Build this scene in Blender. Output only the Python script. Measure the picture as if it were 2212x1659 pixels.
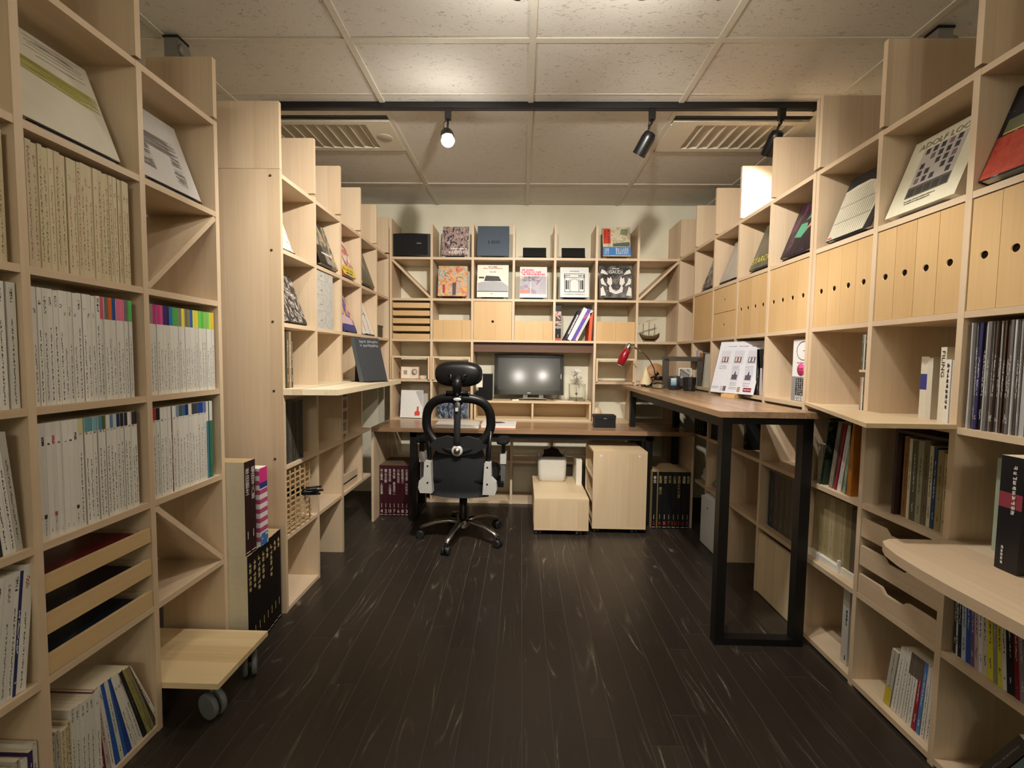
import bpy, math, random
from mathutils import Vector, Matrix, Euler
random.seed(7)
for o in list(bpy.data.objects): bpy.data.objects.remove(o)
SC = bpy.context.scene
COL = SC.collection
R = math.radians
# ------------------------------------------------------------------ camera
def make_camera():
    yaw, pitch, roll, hc = -.0207, .0570, .0128, 1.2704
    cy, sy, cp, sp, cr, sr = (math.cos(yaw), math.sin(yaw), math.cos(pitch), math.sin(pitch), math.cos(roll), math.sin(roll))
    rt = Vector((cy, -sy, 0)); f0 = Vector((sy, cy, 0)); zv = Vector((0, 0, 1))
    fw = cp * f0 - sp * zv; up = cp * zv + sp * f0
    rr = cr * rt + sr * up; uu = -sr * rt + cr * up
    cam = bpy.data.cameras.new('camera'); ob = bpy.data.objects.new('camera', cam); COL.objects.link(ob)
    m = Matrix((rr, uu, -fw)).transposed().to_4x4(); m.translation = (0, 0, hc)
    ob.matrix_world = m
    cam.sensor_fit = 'HORIZONTAL'; cam.sensor_width = 36; cam.lens = 968.94 / 2212 * 36
    cam.clip_start = .02; cam.clip_end = 60
    SC.camera = ob
make_camera()
# ------------------------------------------------------------------ world, exposure
W = bpy.data.worlds.new('world'); SC.world = W; W.use_nodes = True
W.node_tree.nodes['Background'].inputs[0].default_value = (1, .95, .88, 1)
W.node_tree.nodes['Background'].inputs[1].default_value = .05
SC.view_settings.view_transform = 'Standard'
SC.view_settings.look = 'None'
SC.view_settings.gamma = 1
SC.view_settings.use_curve_mapping = False
SC.view_settings.exposure = EXPOSURE = 0.50
LAMP = dict(col=(1.0, .925, .835))
# lamps of the second track, over the camera: (x, y, z, aim, watts, cone deg, blend)
REAR_SPOTS = [(-.03, 1.50, 2.50, (-.95, 3.35, 1.15), 104, 106, .75),
              (.38, 1.50, 2.50, (.95, 3.5, 1.15), 84, 106, .75),
              (-.75, 1.50, 2.50, (-.9, 2.9, .2), 8, 90, .8),
              (.62, 1.50, 2.50, (1.25, 1.75, .3), 34, 80, .6)]
SPILL_W = 4.2     # bare-bulb spill of each rear lamp
GLOBES = [(-.06, -2.2, 2.40, .11, 34), (.49, -2.2, 2.42, .06, 100)]      # globe lamps at the rear end of the room
FRONT_SPOTS_W = (10, 9, 16)
# ------------------------------------------------------------------ mesh helpers
class MB:
    def __init__(s): s.v = []; s.f = []; s.m = []; s.s = []
    def face(s, idx, mi=0, sm=False): s.f.append(tuple(idx)); s.m.append(mi); s.s.append(sm)
    def add(s, vs): n = len(s.v); s.v += [tuple(p) for p in vs]; return n
    def box(s, x0, x1, y0, y1, z0, z1, mi=0, top=None, front=None):
        if x0 > x1: x0, x1 = x1, x0
        if y0 > y1: y0, y1 = y1, y0
        n = s.add([(x0,y0,z0),(x1,y0,z0),(x1,y1,z0),(x0,y1,z0),(x0,y0,z1),(x1,y0,z1),(x1,y1,z1),(x0,y1,z1)])
        for k, q in enumerate(((0,3,2,1),(4,5,6,7),(0,1,5,4),(1,2,6,5),(2,3,7,6),(3,0,4,7))):
            m = mi
            if k == 1 and top is not None: m = top
            if k == 2 and front is not None: m = front
            s.face([n + i for i in q], m)
        return s
    def cbox(s, c, d, mi=0): return s.box(c[0]-d[0]/2, c[0]+d[0]/2, c[1]-d[1]/2, c[1]+d[1]/2, c[2]-d[2]/2, c[2]+d[2]/2, mi)
    def prism(s, poly, ax, a0, a1, mi=0, sm=False):
        def P(p, a): return (a, p[0], p[1]) if ax == 'x' else (p[0], a, p[1]) if ax == 'y' else (p[0], p[1], a)
        k = len(poly); n = s.add([P(p, a0) for p in poly] + [P(p, a1) for p in poly])
        area = sum(poly[i][0]*poly[(i+1) % k][1] - poly[(i+1) % k][0]*poly[i][1] for i in range(k))
        fl = (area > 0) != (ax == 'y')
        if a1 < a0: fl = not fl
        a, b = list(range(n, n+k)), list(range(n+k, n+2*k))
        s.face(a[::-1] if fl else a, mi); s.face(b if fl else b[::-1], mi)
        for i in range(k):
            j = (i+1) % k; q = [n+i, n+j, n+k+j, n+k+i]
            s.face(q if fl else q[::-1], mi, sm)
        return s
    def ring(s, c, u, w, r, n, ru=None):
        ru = ru or r
        return s.add([Vector(c) + Vector(u)*(ru*math.cos(2*math.pi*i/n)) + Vector(w)*(r*math.sin(2*math.pi*i/n)) for i in range(n)])
    def tube(s, pts, r, n=8, mi=0, closed=False, cap=True, sm=True, flat=1.0, upv=None):
        pts = [Vector(p) for p in pts]; k = len(pts); rs = r if isinstance(r, (list, tuple)) else [r]*k
        rings = []; pu = None
        for i in range(k):
            if closed: t = (pts[(i+1) % k] - pts[i-1])
            else: t = pts[min(i+1, k-1)] - pts[max(i-1, 0)]
            t.normalize()
            if upv is not None: u = Vector(upv) - t*Vector(upv).dot(t)
            elif pu is None: u = t.orthogonal()
            else: u = pu - t*pu.dot(t)
            if u.length < 1e-6: u = t.orthogonal()
            u.normalize(); pu = u; w = t.cross(u)
            rings.append(s.ring(pts[i], u, w, rs[i], n, rs[i]*flat))
        for i in range(k if closed else k-1):
            a, b = rings[i], rings[(i+1) % k]
            for j in range(n): s.face((a+j, a+(j+1) % n, b+(j+1) % n, b+j), mi, sm)
        if cap and not closed:
            s.face([rings[0]+j for j in range(n)][::-1], mi); s.face([rings[-1]+j for j in range(n)], mi)
        return s
    def cyl(s, p0, p1, r, r1=None, n=16, mi=0, cap=True): return s.tube([p0, p1], [r, r if r1 is None else r1], n, mi, cap=cap)
    def lathe(s, prof, n=20, mi=0, c=(0, 0, 0), sm=True):
        rings = [s.add([(c[0]+max(r, 1e-5)*math.cos(2*math.pi*i/n), c[1]+max(r, 1e-5)*math.sin(2*math.pi*i/n), c[2]+z) for i in range(n)]) for r, z in prof]
        for a, b in zip(rings, rings[1:]):
            for j in range(n): s.face((a+j, a+(j+1) % n, b+(j+1) % n, b+j), mi, sm)
        return s
    def ball(s, c, rx, ry=None, rz=None, n=16, k=8, mi=0, e=1.0):
        ry = ry or rx; rz = rz or rx
        def sg(v): return math.copysign(abs(v)**e, v)
        rings = []
        for i in range(k+1):
            th = math.pi*i/k
            rr = max(abs(math.sin(th))**e, 1e-4)
            rings.append(s.add([(c[0]+rx*rr*sg(math.cos(2*math.pi*j/n)), c[1]+ry*rr*sg(math.sin(2*math.pi*j/n)), c[2]-rz*sg(math.cos(th))) for j in range(n)]))
        for a, b in zip(rings, rings[1:]):
            for j in range(n): s.face((a+j, a+(j+1) % n, b+(j+1) % n, b+j), mi, True)
        return s
    def mesh(s, name, mats, org=(0, 0, 0)):
        me = bpy.data.meshes.new(name)
        me.from_pydata([(x-org[0], y-org[1], z-org[2]) for x, y, z in s.v], [], s.f)
        for m in (mats if isinstance(mats, (list, tuple)) else [mats]): me.materials.append(m)
        me.polygons.foreach_set('material_index', s.m); me.polygons.foreach_set('use_smooth', s.s); me.update()
        return me
    def build(s, name, mats, parent=None, loc=(0, 0, 0), rot=(0, 0, 0), org=None):
        if org is None: org = parent['_o'] if parent is not None and '_o' in parent else (0, 0, 0)
        return link(name, s.mesh(name, mats, org), parent, loc, rot)
def link(name, me, parent=None, loc=(0, 0, 0), rot=(0, 0, 0)):
    o = bpy.data.objects.new(name, me); COL.objects.link(o)
    o.location = loc; o.rotation_euler = rot; o.parent = parent
    return o
def tag(o, label=None, cat=None, group=None, kind=None):
    if label: o['label'] = label
    if cat: o['category'] = cat
    if group: o['group'] = group
    if kind: o['kind'] = kind
    return o
def thing(name, label, cat, loc=(0, 0, 0), rot=(0, 0, 0), group=None, world=False):
    """an Empty at the thing's base; world=True: parts are given in world coordinates"""
    o = link(name, None, None, loc, rot); o.empty_display_size = .05
    if world: o['_o'] = tuple(loc)
    return tag(o, label, cat, group)
def struct(o, label=None): return tag(o, label, kind='structure')
def dup(root, loc, rot=None, label=None, group=None):
    r = root.copy(); COL.objects.link(r); r.location = loc
    if rot is not None: r.rotation_euler = rot
    if label: r['label'] = label
    if group: r['group'] = group
    for ch in list(root.children):
        c = ch.copy(); COL.objects.link(c); c.parent = r
        for g in ch.children:
            d = g.copy(); COL.objects.link(d); d.parent = c
    return r
# lettering: font curves are turned into meshes at the very end, fitted to (w, h)
TEXTS = []
def text(body, parent, mat, u, y, v, w, h, name='lettering', rot=(math.pi/2, 0, 0), extr=0.0, uniform=False, ls=.95, spin=0):
    cu = bpy.data.curves.new('lettering', 'FONT'); cu.body = body; cu.align_x = 'CENTER'; cu.size = 1; cu.resolution_u = 2; cu.space_line = ls
    o = bpy.data.objects.new('tmp', cu); COL.objects.link(o)
    TEXTS.append((o, parent, mat, (u, y, v), w, h, name, rot, uniform, spin))
def finish_texts():
    bpy.context.view_layer.update()
    dg = bpy.context.evaluated_depsgraph_get()
    for o, parent, mat, loc, w, h, name, rot, uniform, spin in TEXTS:
        me = bpy.data.meshes.new_from_object(o.evaluated_get(dg)); me.name = name
        if not me.vertices: continue
        if spin:
            for q in me.vertices: q.co = Matrix.Rotation(spin, 3, 'Z') @ q.co
        xs = [q.co.x for q in me.vertices]; ys = [q.co.y for q in me.vertices]
        cx, cyy = (min(xs)+max(xs))/2, (min(ys)+max(ys))/2
        sx, sy = w/max(max(xs)-min(xs), 1e-6), h/max(max(ys)-min(ys), 1e-6)
        if uniform: sx = sy = min(sx, sy)
        for q in me.vertices: q.co = ((q.co.x-cx)*sx, (q.co.y-cyy)*sy, 0)
        me.materials.clear(); me.materials.append(mat)
        for p in me.polygons: p.material_index = 0
        t = link(name, me, parent, loc, rot)
    for rec in TEXTS:
        cu = rec[0].data; bpy.data.objects.remove(rec[0]); bpy.data.curves.remove(cu)
# ------------------------------------------------------------------ material helpers
def lin(c):
    if isinstance(c, str):
        c = c.lstrip('#'); c = [int(c[i:i+2], 16)/255 for i in (0, 2, 4)]
    return tuple(x/12.92 if x <= .04045 else ((x+.055)/1.055)**2.4 for x in c[:3]) + (1,)
class NT:
    def __init__(s, name, rough=.5, metal=0, spec=.5):
        s.mat = bpy.data.materials.new(name); s.mat.use_nodes = True; s.nt = s.mat.node_tree
        s.b = s.nt.nodes['Principled BSDF']
        s.b.inputs['Roughness'].default_value = rough; s.b.inputs['Metallic'].default_value = metal
        s.b.inputs['Specular IOR Level'].default_value = spec
    def n(s, t, **kw):
        nd = s.nt.nodes.new(t)
        for k, v in kw.items():
            if k.startswith('i_'): nd.inputs[int(k[2:])].default_value = v
            else: setattr(nd, k, v)
        return nd
    def l(s, a, b): s.nt.links.new(a, b)
    def math(s, op, a, b=None, c=None, clamp=False):
        nd = s.n('ShaderNodeMath', operation=op, use_clamp=clamp)
        for i, x in enumerate((a, b, c)):
            if x is None: continue
            if hasattr(x, 'is_output'): s.l(x, nd.inputs[i])
            else: nd.inputs[i].default_value = x
        return nd.outputs[0]
    def mix(s, f, a, b, mode='MIX'):
        nd = s.n('ShaderNodeMix', data_type='RGBA', blend_type=mode)
        for i, x in ((0, f), (6, a), (7, b)):
            if hasattr(x, 'is_output'): s.l(x, nd.inputs[i])
            else: nd.inputs[i].default_value = x
        return nd.outputs[2]
    def coord(s, which='Object'): return s.n('ShaderNodeTexCoord').outputs[which]
    def xyz(s, v):
        nd = s.n('ShaderNodeSeparateXYZ'); s.l(v, nd.inputs[0]); return nd.outputs
    def map(s, v, scale=(1, 1, 1), loc=(0, 0, 0), rot=(0, 0, 0)):
        nd = s.n('ShaderNodeMapping'); s.l(v, nd.inputs[0]); nd.inputs[1].default_value = loc; nd.inputs[2].default_value = rot; nd.inputs[3].default_value = scale
        return nd.outputs[0]
    def noise(s, v, scale, detail=3, rough=.5, dist=0, out=0):
        nd = s.n('ShaderNodeTexNoise'); s.l(v, nd.inputs['Vector'])
        nd.inputs['Scale'].default_value = scale; nd.inputs['Detail'].default_value = detail; nd.inputs['Roughness'].default_value = rough; nd.inputs['Distortion'].default_value = dist
        return nd.outputs[out]
    def vor(s, v, scale, feat='F1', out='Distance'):
        nd = s.n('ShaderNodeTexVoronoi', feature=feat); s.l(v, nd.inputs['Vector']); nd.inputs['Scale'].default_value = scale
        return nd.outputs[out]
    def ramp(s, f, stops, const=False):
        nd = s.n('ShaderNodeValToRGB'); s.l(f, nd.inputs[0]); cr = nd.color_ramp
        if const: cr.interpolation = 'CONSTANT'
        while len(cr.elements) < len(stops): cr.elements.new(.5)
        for e, (p, c) in zip(cr.elements, stops): e.position = p; e.color = lin(c) if not (isinstance(c, tuple) and len(c) == 4) else c
        return nd.outputs[0]
    def rnd(s): return s.n('ShaderNodeObjectInfo').outputs['Random']
    def color(s, c):
        if hasattr(c, 'is_output'): s.l(c, s.b.inputs['Base Color'])
        else: s.b.inputs['Base Color'].default_value = lin(c)
        return s
    def bump(s, h, strength=.2, dist=.01):
        nd = s.n('ShaderNodeBump'); nd.inputs['Strength'].default_value = strength; nd.inputs['Distance'].default_value = dist
        s.l(h, nd.inputs['Height']); s.l(nd.outputs[0], s.b.inputs['Normal']); return s
    def rough(s, f): s.l(f, s.b.inputs['Roughness']); return s
MATS = {}
def plain(c, rough=.5, metal=0, spec=.5, name=None):
    """one-colour material with a faint procedural mottling"""
    k = (c, rough, metal, spec)
    if k not in MATS:
        n = NT(name or 'paint_%s' % str(c).lstrip('#'), rough, metal, spec)
        v = n.noise(n.coord(), 60, 2)
        f = n.math('MULTIPLY_ADD', v, .16, .92)
        hs = n.n('ShaderNodeHueSaturation'); hs.inputs['Color'].default_value = lin(c); n.l(f, hs.inputs['Value'])
        n.color(hs.outputs[0]); MATS[k] = n.mat
    return MATS[k]
def wood(name, g, cr, c0, c1, tone=.16, plank=.105, rough=.45, grain=.5, fine=90):
    """sawn boards: grain runs along axis g, glued staves lie side by side along axis cr"""
    n = NT(name, rough, 0, .35)
    co = n.coord(); x = n.xyz(co); ig, ic = 'xyz'.index(g), 'xyz'.index(cr)
    sc = [fine]*3; sc[ig] = 2.2
    r = n.rnd()
    off = n.n('ShaderNodeCombineXYZ'); n.l(n.math('MULTIPLY', r, 7.3), off.inputs[ig]); 
    va = n.n('ShaderNodeVectorMath', operation='ADD'); n.l(co, va.inputs[0]); n.l(off.outputs[0], va.inputs[1])
    v = va.outputs[0]
    fib = n.noise(n.map(v, tuple(sc)), 1, 4, .6, .4)
    sc2 = [9]*3; sc2[ig] = .9
    cloud = n.noise(n.map(v, tuple(sc2)), 1, 2)
    st = n.math('FLOOR', n.math('DIVIDE', n.math('ADD', x[ic], n.math('MULTIPLY', r, .3)), plank))
    wn = n.n('ShaderNodeTexWhiteNoise', noise_dimensions='2D')
    cb = n.n('ShaderNodeCombineXYZ'); n.l(st, cb.inputs[0]); n.l(n.math('MULTIPLY', r, 31.0), cb.inputs[1]); n.l(cb.outputs[0], wn.inputs['Vector'])
    f = n.math('ADD', n.math('MULTIPLY', fib, grain), n.math('ADD', n.math('MULTIPLY', cloud, .35), n.math('MULTIPLY', wn.outputs[0], tone*2)), clamp=True)
    n.color(n.ramp(f, [(.15, c0), (.85, c1)]))
    n.bump(fib, .05, .002)
    return n.mat
PL0, PL1 = '#c5aa89', '#dfcaad'
W_ZX = wood('maple_board_upright', 'z', 'x', PL0, PL1)
W_YX = wood('maple_board_level', 'y', 'x', PL0, PL1)
W_ZY = wood('maple_board_upright_back', 'z', 'y', PL0, PL1)
W_XY = wood('maple_board_level_back', 'x', 'y', PL0, PL1)
DR0, DR1 = '#c6a06c', '#dab988'
D_ZY = wood('honey_veneer_side', 'z', 'y', DR0, DR1, .12)
D_ZX = wood('honey_veneer_back', 'z', 'x', DR0, DR1, .12)
D_XZ = wood('honey_slat_back', 'x', 'z', DR0, DR1, .10)
PINE = wood('pine_staves', 'x', 'y', '#c9aa78', '#ead3a6', .30, .045, .5, .6)
PINE_Y = wood('pale_staves', 'y', 'x', '#cdb892', '#efe2c6', .25, .05, .5, .6)
BOXW = wood('beech_box', 'z', 'x', '#cdb08a', '#e4cfae', .10, .2)
BOXX = wood('beech_box_top', 'x', 'y', '#d0b58c', '#e8d4b2', .10, .2)
WAL = wood('walnut_laminate', 'y', 'x', '#553f2f', '#a98a6b', .16, .11, .27, .9, 70)
WALX = wood('walnut_laminate_desk', 'x', 'y', '#553f2f', '#a58566', .16, .11, .27, .9, 70)
ROSE = wood('rosewood', 'x', 'z', '#1b130f', '#644838', .3, .02, .4, 1.0, 70)
DOAK = wood('dark_oak', 'z', 'x', '#2f2a23', '#50473a', .1, .1, .5)
BLACK = plain('#0d0d0e', .35, 0, .4, 'black_plastic')
BLACKM = plain('#141313', .45, 0, .4, 'black_steel')
WHITE = plain('#ecebe6', .45, 0, .5, 'white_plastic')
PAPER = plain('#e9e4d6', .8, 0, .2, 'paper')
PAGES = plain('#d9cdb2', .85, 0, .2, 'page_edges')
OLDP = plain('#bfa67c', .85, 0, .2, 'aged_page_edges')
CHROME = plain('#c9c8c4', .14, 1, .5, 'chrome')
STEEL = plain('#a9a6a0', .35, 1, .5, 'brushed_steel')
GREYP = plain('#5b5d5e', .5, 0, .4, 'grey_plastic')
def emis(name, c, s):
    n = NT(name); n.b.inputs['Emission Color'].default_value = c + (1,); n.b.inputs['Emission Strength'].default_value = s; return n.mat
# ------------------------------------------------------------------ the room shell
CEIL = 2.66
def floor_mat():
    n = NT('black_stained_oak', .3, 0, .45)
    co = n.coord(); r = n.rnd()
    off = n.n('ShaderNodeCombineXYZ'); n.l(n.math('MULTIPLY', r, 17.0), off.inputs[1]); n.l(n.math('MULTIPLY', r, 5.0), off.inputs[0])
    va = n.n('ShaderNodeVectorMath', operation='ADD'); n.l(co, va.inputs[0]); n.l(off.outputs[0], va.inputs[1]); v = va.outputs[0]
    warp = n.noise(n.map(v, (5, .9, 1)), 1, 2, .5)
    wv = n.n('ShaderNodeMath', operation='SINE')
    x = n.xyz(v)
    n.l(n.math('MULTIPLY_ADD', warp, 60, n.math('MULTIPLY', x[0], 120)), wv.inputs[0])
    line = n.math('POWER', n.math('MULTIPLY_ADD', wv.outputs[0], .5, .5), 14)
    patch = n.noise(n.map(v, (14, 3, 1), (3, 1, 0)), 1, 3, .6)
    pm = n.math('MULTIPLY', n.math('SUBTRACT', patch, .48), 5.0, clamp=True)
    fib = n.noise(n.map(v, (160, 5, 1)), 1, 4, .65)
    brk = n.noise(n.map(v, (300, 40, 1)), 1, 2, .5)
    f = n.math('ADD', n.math('MULTIPLY', n.math('MULTIPLY', n.math('MULTIPLY', line, pm), brk), .75), n.math('ADD', n.math('MULTIPLY', fib, .22), n.math('MULTIPLY', r, .10)))
    n.color(n.ramp(f, [(.0, '#27221e'), (.2, '#362f29'), (.36, '#4a4239'), (.7, '#958877')]))
    n.rough(n.math('MULTIPLY_ADD', fib, .22, .22)); n.bump(fib, .12, .002)
    return n.mat
FLOORM = floor_mat()
SEAM = plain('#665c50', .7, 0, .2, 'floor_joint')
fl = struct(MB().box(-2.0, 2.1, -2.6, 4.15, -.06, -.0007).build('floor', SEAM))
PW = .1065
k = 0
for i in range(-17, 19):
    x0 = .018 + i*PW
    rr = random.Random(i*13+5)
    y = .55 - rr.random()*.9
    while y < 4.15:
        ln = .91
        y0, y1 = max(y, .5), min(y+ln, 4.15)
        if y1 - y0 > .02:
            xa, xb = max(x0+.0009, -2.0), min(x0+PW-.0009, 2.1)
            if xb > xa: MB().box(xa, xb, y0+.0010, y1-.0010, -.0007, 0).build('plank', FLOORM, fl)
        y += ln
MB().box(-2.0, 2.1, -2.6, .5, -.0007, 0).build('floor_rear', FLOORM, fl)
def wall_mat():
    n = NT('cream_plaster', .85, 0, .2); co = n.coord()
    a = n.noise(co, 3, 3); b = n.noise(co, 140, 2)
    n.color(n.ramp(a, [(.3, '#dcd8c2'), (.7, '#e9e5d2')])); n.bump(b, .08, .002); return n.mat
WALLM = wall_mat()
struct(MB().box(-2.1, 2.2, 4.15, 4.25, 0, CEIL).build('wall_back', WALLM))
struct(MB().box(-2.1, -2.0, -2.6, 4.25, 0, CEIL).build('wall_left', WALLM))
struct(MB().box(2.1, 2.2, -2.6, 4.25, 0, CEIL).build('wall_right', WALLM))
struct(MB().box(-2.1, 2.2, -2.7, -2.6, 0, CEIL).build('wall_rear', WALLM))
def tile_mat():
    n = NT('fissured_ceiling_tile', .9, 0, .15); co = n.coord()
    v = n.map(co, (34, 70, 1)); w = n.noise(v, 1, 2, .5, 1.4)
    m = n.n('ShaderNodeMapRange'); n.l(w, m.inputs[0]); m.inputs[1].default_value = .615; m.inputs[2].default_value = .68
    pit = m.outputs[0]
    fine = n.noise(co, 420, 2)
    n.color(n.mix(n.math('MULTIPLY', pit, .36), lin('#d9d6ce'), lin('#7c7468')))
    n.bump(n.math('SUBTRACT', n.math('MULTIPLY', fine, .25), pit), .35, .006); return n.mat
TILE = tile_mat(); TBAR = plain('#d3cec0', .6, 0, .3, 'grid_bar')
ce = struct(MB().box(-2.0, 2.1, -2.6, 4.15, CEIL+.012, CEIL+.1).build('ceiling', TBAR))
XG = [-2.40, -1.59, -.78, .03, .84, 1.65, 2.46]
YG = [.42, .825, 2.04, 2.445, 3.66, 4.15]
AC = [(-1.59, -.78), (.84, 1.65)]
for x0, x1 in zip(XG, XG[1:]):
    xa, xb = max(x0, -2.0), min(x1, 2.1)
    for y0, y1 in zip(YG, YG[1:]):
        segs = [(y0, y1)]
        if (x0, x1) in AC and y0 == 2.445: segs = [(y0, 2.655), (3.10, y1)]
        for a, b in segs:
            MB().box(xa+.001, xb-.001, a+.0015, b-.0015, CEIL, CEIL+.012).build('ceiling_tile', TILE, ce)
MB().box(-2.0, 2.1, -2.6, .418, CEIL, CEIL+.012).build('ceiling_rear', TILE, ce)
for x in XG[1:-1]: MB().box(x-.014, x+.014, .42, 4.15, CEIL-.006, CEIL).build('grid_bar', TBAR, ce)
for y in (.42, 2.04, 3.66): MB().box(-2.0, 2.1, y-.014, y+.014, CEIL-.0055, CEIL).build('grid_bar', TBAR, ce)
for y in (.825, 2.445): MB().box(-2.0, 2.1, y-.004, y+.004, CEIL-.002, CEIL).build('grid_bar', TBAR, ce)
# ceiling air units
CREAM = plain('#dcd6c6', .45, 0, .4, 'cream_plastic')
for (x0, x1), side in zip(AC, ('left', 'right')):
    xa, xb = max(x0, -1.6), min(x1, 1.66)
    t = thing('ceiling_air_unit', 'cream ceiling air unit with slatted grille above the %s bookshelves' % ('rolling cart side' if side == 'left' else 'counter side'), 'air conditioner', ((xa+xb)/2, 2.88, CEIL), world=True)
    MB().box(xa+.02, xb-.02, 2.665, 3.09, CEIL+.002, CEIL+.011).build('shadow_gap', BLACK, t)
    lo, hi = (xa+.02, xb-.17) if side == 'left' else (xa+.17, xb-.02)
    m = MB()
    m.box(xa+.02, xb-.016, 2.695, 2.735, CEIL-.012, CEIL+.006); m.box(xa+.02, xb-.016, 3.03, 3.07, CEIL-.012, CEIL+.006)
    if side == 'left': m.box(hi, xb-.016, 2.735, 3.03, CEIL-.012, CEIL+.006); m.box(xa+.02, xa+.06, 2.735, 3.03, CEIL-.012, CEIL+.006)
    else: m.box(xa+.016, lo, 2.735, 3.03, CEIL-.012, CEIL+.006); m.box(xb-.06, xb-.016, 2.735, 3.03, CEIL-.012, CEIL+.006)
    m.build('panel', CREAM, t)
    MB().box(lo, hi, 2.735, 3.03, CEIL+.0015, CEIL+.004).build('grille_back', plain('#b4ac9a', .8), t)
    nx = 9
    for i in range(nx):
        c = lo+.04 + (hi-lo-.08)*i/(nx-1)
        MB().prism([(c-.004, CEIL+.0012), (c-.0005, CEIL+.0012), (c+.004, CEIL-.011), (c+.0005, CEIL-.011)], 'y', 2.74, 3.025).build('louvre_slat', CREAM, t)
    if side == 'left': MB().lathe([(.0, 0), (.045, 0), (.05, .003), (.05, .006)], 24, 0, (hi+.07, 2.89, CEIL-.0155)).build('sensor_grille', plain('#b9b3a4', .7), t)
# ------------------------------------------------------------------ lighting tracks and spot lamps
def track(y, x0, x1, label):
    t = thing('lighting_track', label, 'lighting track', ((x0+x1)/2, y, CEIL), world=True)
    MB().box(x0, x1, y-.017, y+.017, CEIL-.032, CEIL-.0).build('rail', BLACKM, t)
    MB().box(x0+.01, x1-.01, y-.005, y+.005, CEIL-.033, CEIL-.031).build('slot', plain('#2a2928', .4), t)
    for x in (x0-.004, x1+.004): MB().box(x-.006, x+.006, y-.018, y+.018, CEIL-.034, CEIL-.0).build('end_cap', BLACK, t)
BULB = emis('lit_bulb', (1, .93, .80), 60)
BULB_DIM = emis('lit_bulb_soft', (1, .93, .80), 12)
def spot(x, y, aim, watts, label, size=75, blend=.6, head=(0, 0, -.18), bulb=None, stem=.085, power=True, group=None, spill=0):
    t = thing('track_spotlight', label, 'spotlight', (x, y, CEIL-.032), group=group)
    MB().box(-.016, .016, -.014, .014, -.055, 0).build('adapter', BLACK, t)
    d = (Vector(aim) - Vector((x+head[0], y+head[1], CEIL-.032+head[2]))).normalized()
    c = Vector(head)
    MB().tube([(0, 0, -.05), (.0, 0, -.07), (head[0]*.4, head[1]*.4, -.05-stem*.45), c - d*.02], .006, 8).build('arm', BLACK, t)
    MB().tube([(.006, -.01, -.055), (-.02, -.012, -.075), (-.022, -.012, -.095), c - d*.05 + Vector((.0, 0, .0))], .0025, 6).build('cord', BLACK, t)
    u = d.orthogonal().normalized()
    m = MB(); m.tube([c-d*.062, c-d*.055, c-d*.03, c+d*.062], [.018, .03, .036, .037], 20, cap=True)
    m.f.pop(); m.m.pop(); m.s.pop()
    m.tube([c+d*.062, c+d*.02], [.034, .028], 20, cap=False)
    hd = m.build('lamp_head', BLACK, t)
    MB().tube([c+d*.018, c+d*.04, c+d*.055], [.030, .027, .012], 20).build('bulb', bulb or BULB, hd)
    if power:
        ld = bpy.data.lights.new('spot_beam', 'SPOT'); ld.energy = watts; ld.color = LAMP['col']; ld.spot_size = R(size); ld.spot_blend = blend; ld.shadow_soft_size = .03
        lo = bpy.data.objects.new('spot_beam', ld); COL.objects.link(lo); lo.parent = t
        if spill:
            pl = bpy.data.lights.new('bulb_spill', 'POINT'); pl.energy = spill; pl.color = LAMP['col']; pl.shadow_soft_size = .03
            po = bpy.data.objects.new('bulb_spill', pl); COL.objects.link(po); po.parent = t; po.location = c + d*.08
        lo.location = c + d*.075; lo.rotation_euler = d.to_track_quat('-Z', 'Y').to_euler()
    return t
track(2.53, -1.42, 1.56, 'long black lighting track across the ceiling beside the two air units')
spot(-.422, 2.53, (-.05, .9, 1.0), FRONT_SPOTS_W[0], 'black track spotlight with its lit bulb turned towards the room', 120, .8, (.0, -.02, -.155), spill=2.5)
spot(.69, 2.53, (-.1, 3.4, 1.0), FRONT_SPOTS_W[1], 'black cylinder track spotlight above the walnut counter, middle of the track', 95, .7, (-.035, .0, -.18), BULB_DIM)
spot(1.385, 2.53, (1.30, 3.0, 1.95), FRONT_SPOTS_W[2], 'black track spotlight half hidden behind the tall shelf panel', 120, .8, (-.03, .02, -.165), BULB_DIM)
track(1.50, -1.1, 1.2, 'black lighting track on the ceiling near the reading side of the room')
for i, (x, y, z, aim, w, sz, bl) in enumerate(REAR_SPOTS):
    spot(x, y, aim, w, 'black track spotlight on the track near the reading side', sz, bl, (0, 0, z-CEIL+.032), group='spotlights on the near track', spill=SPILL_W if i < 2 else 0)
# two globe lamps light the rear of the room
for i, (x, y, z, r, w) in enumerate(GLOBES):
    t = thing('globe_lamp', '%s opal globe lamp hanging at the rear of the room' % ('large', 'small')[i], 'ceiling light', (x, y, z))
    MB().ball((0, 0, 0), r, n=24, k=14).build('globe', emis('lit_globe_%d' % i, (1, .94, .84), w), t)
    MB().cyl((0, 0, r*.95), (0, 0, CEIL-z-.011), .006, n=8).build('stem', BLACK, t); MB().cyl((0, 0, CEIL-z-.012), (0, 0, CEIL-z), .05, n=20).build('canopy', BLACK, t)
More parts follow.
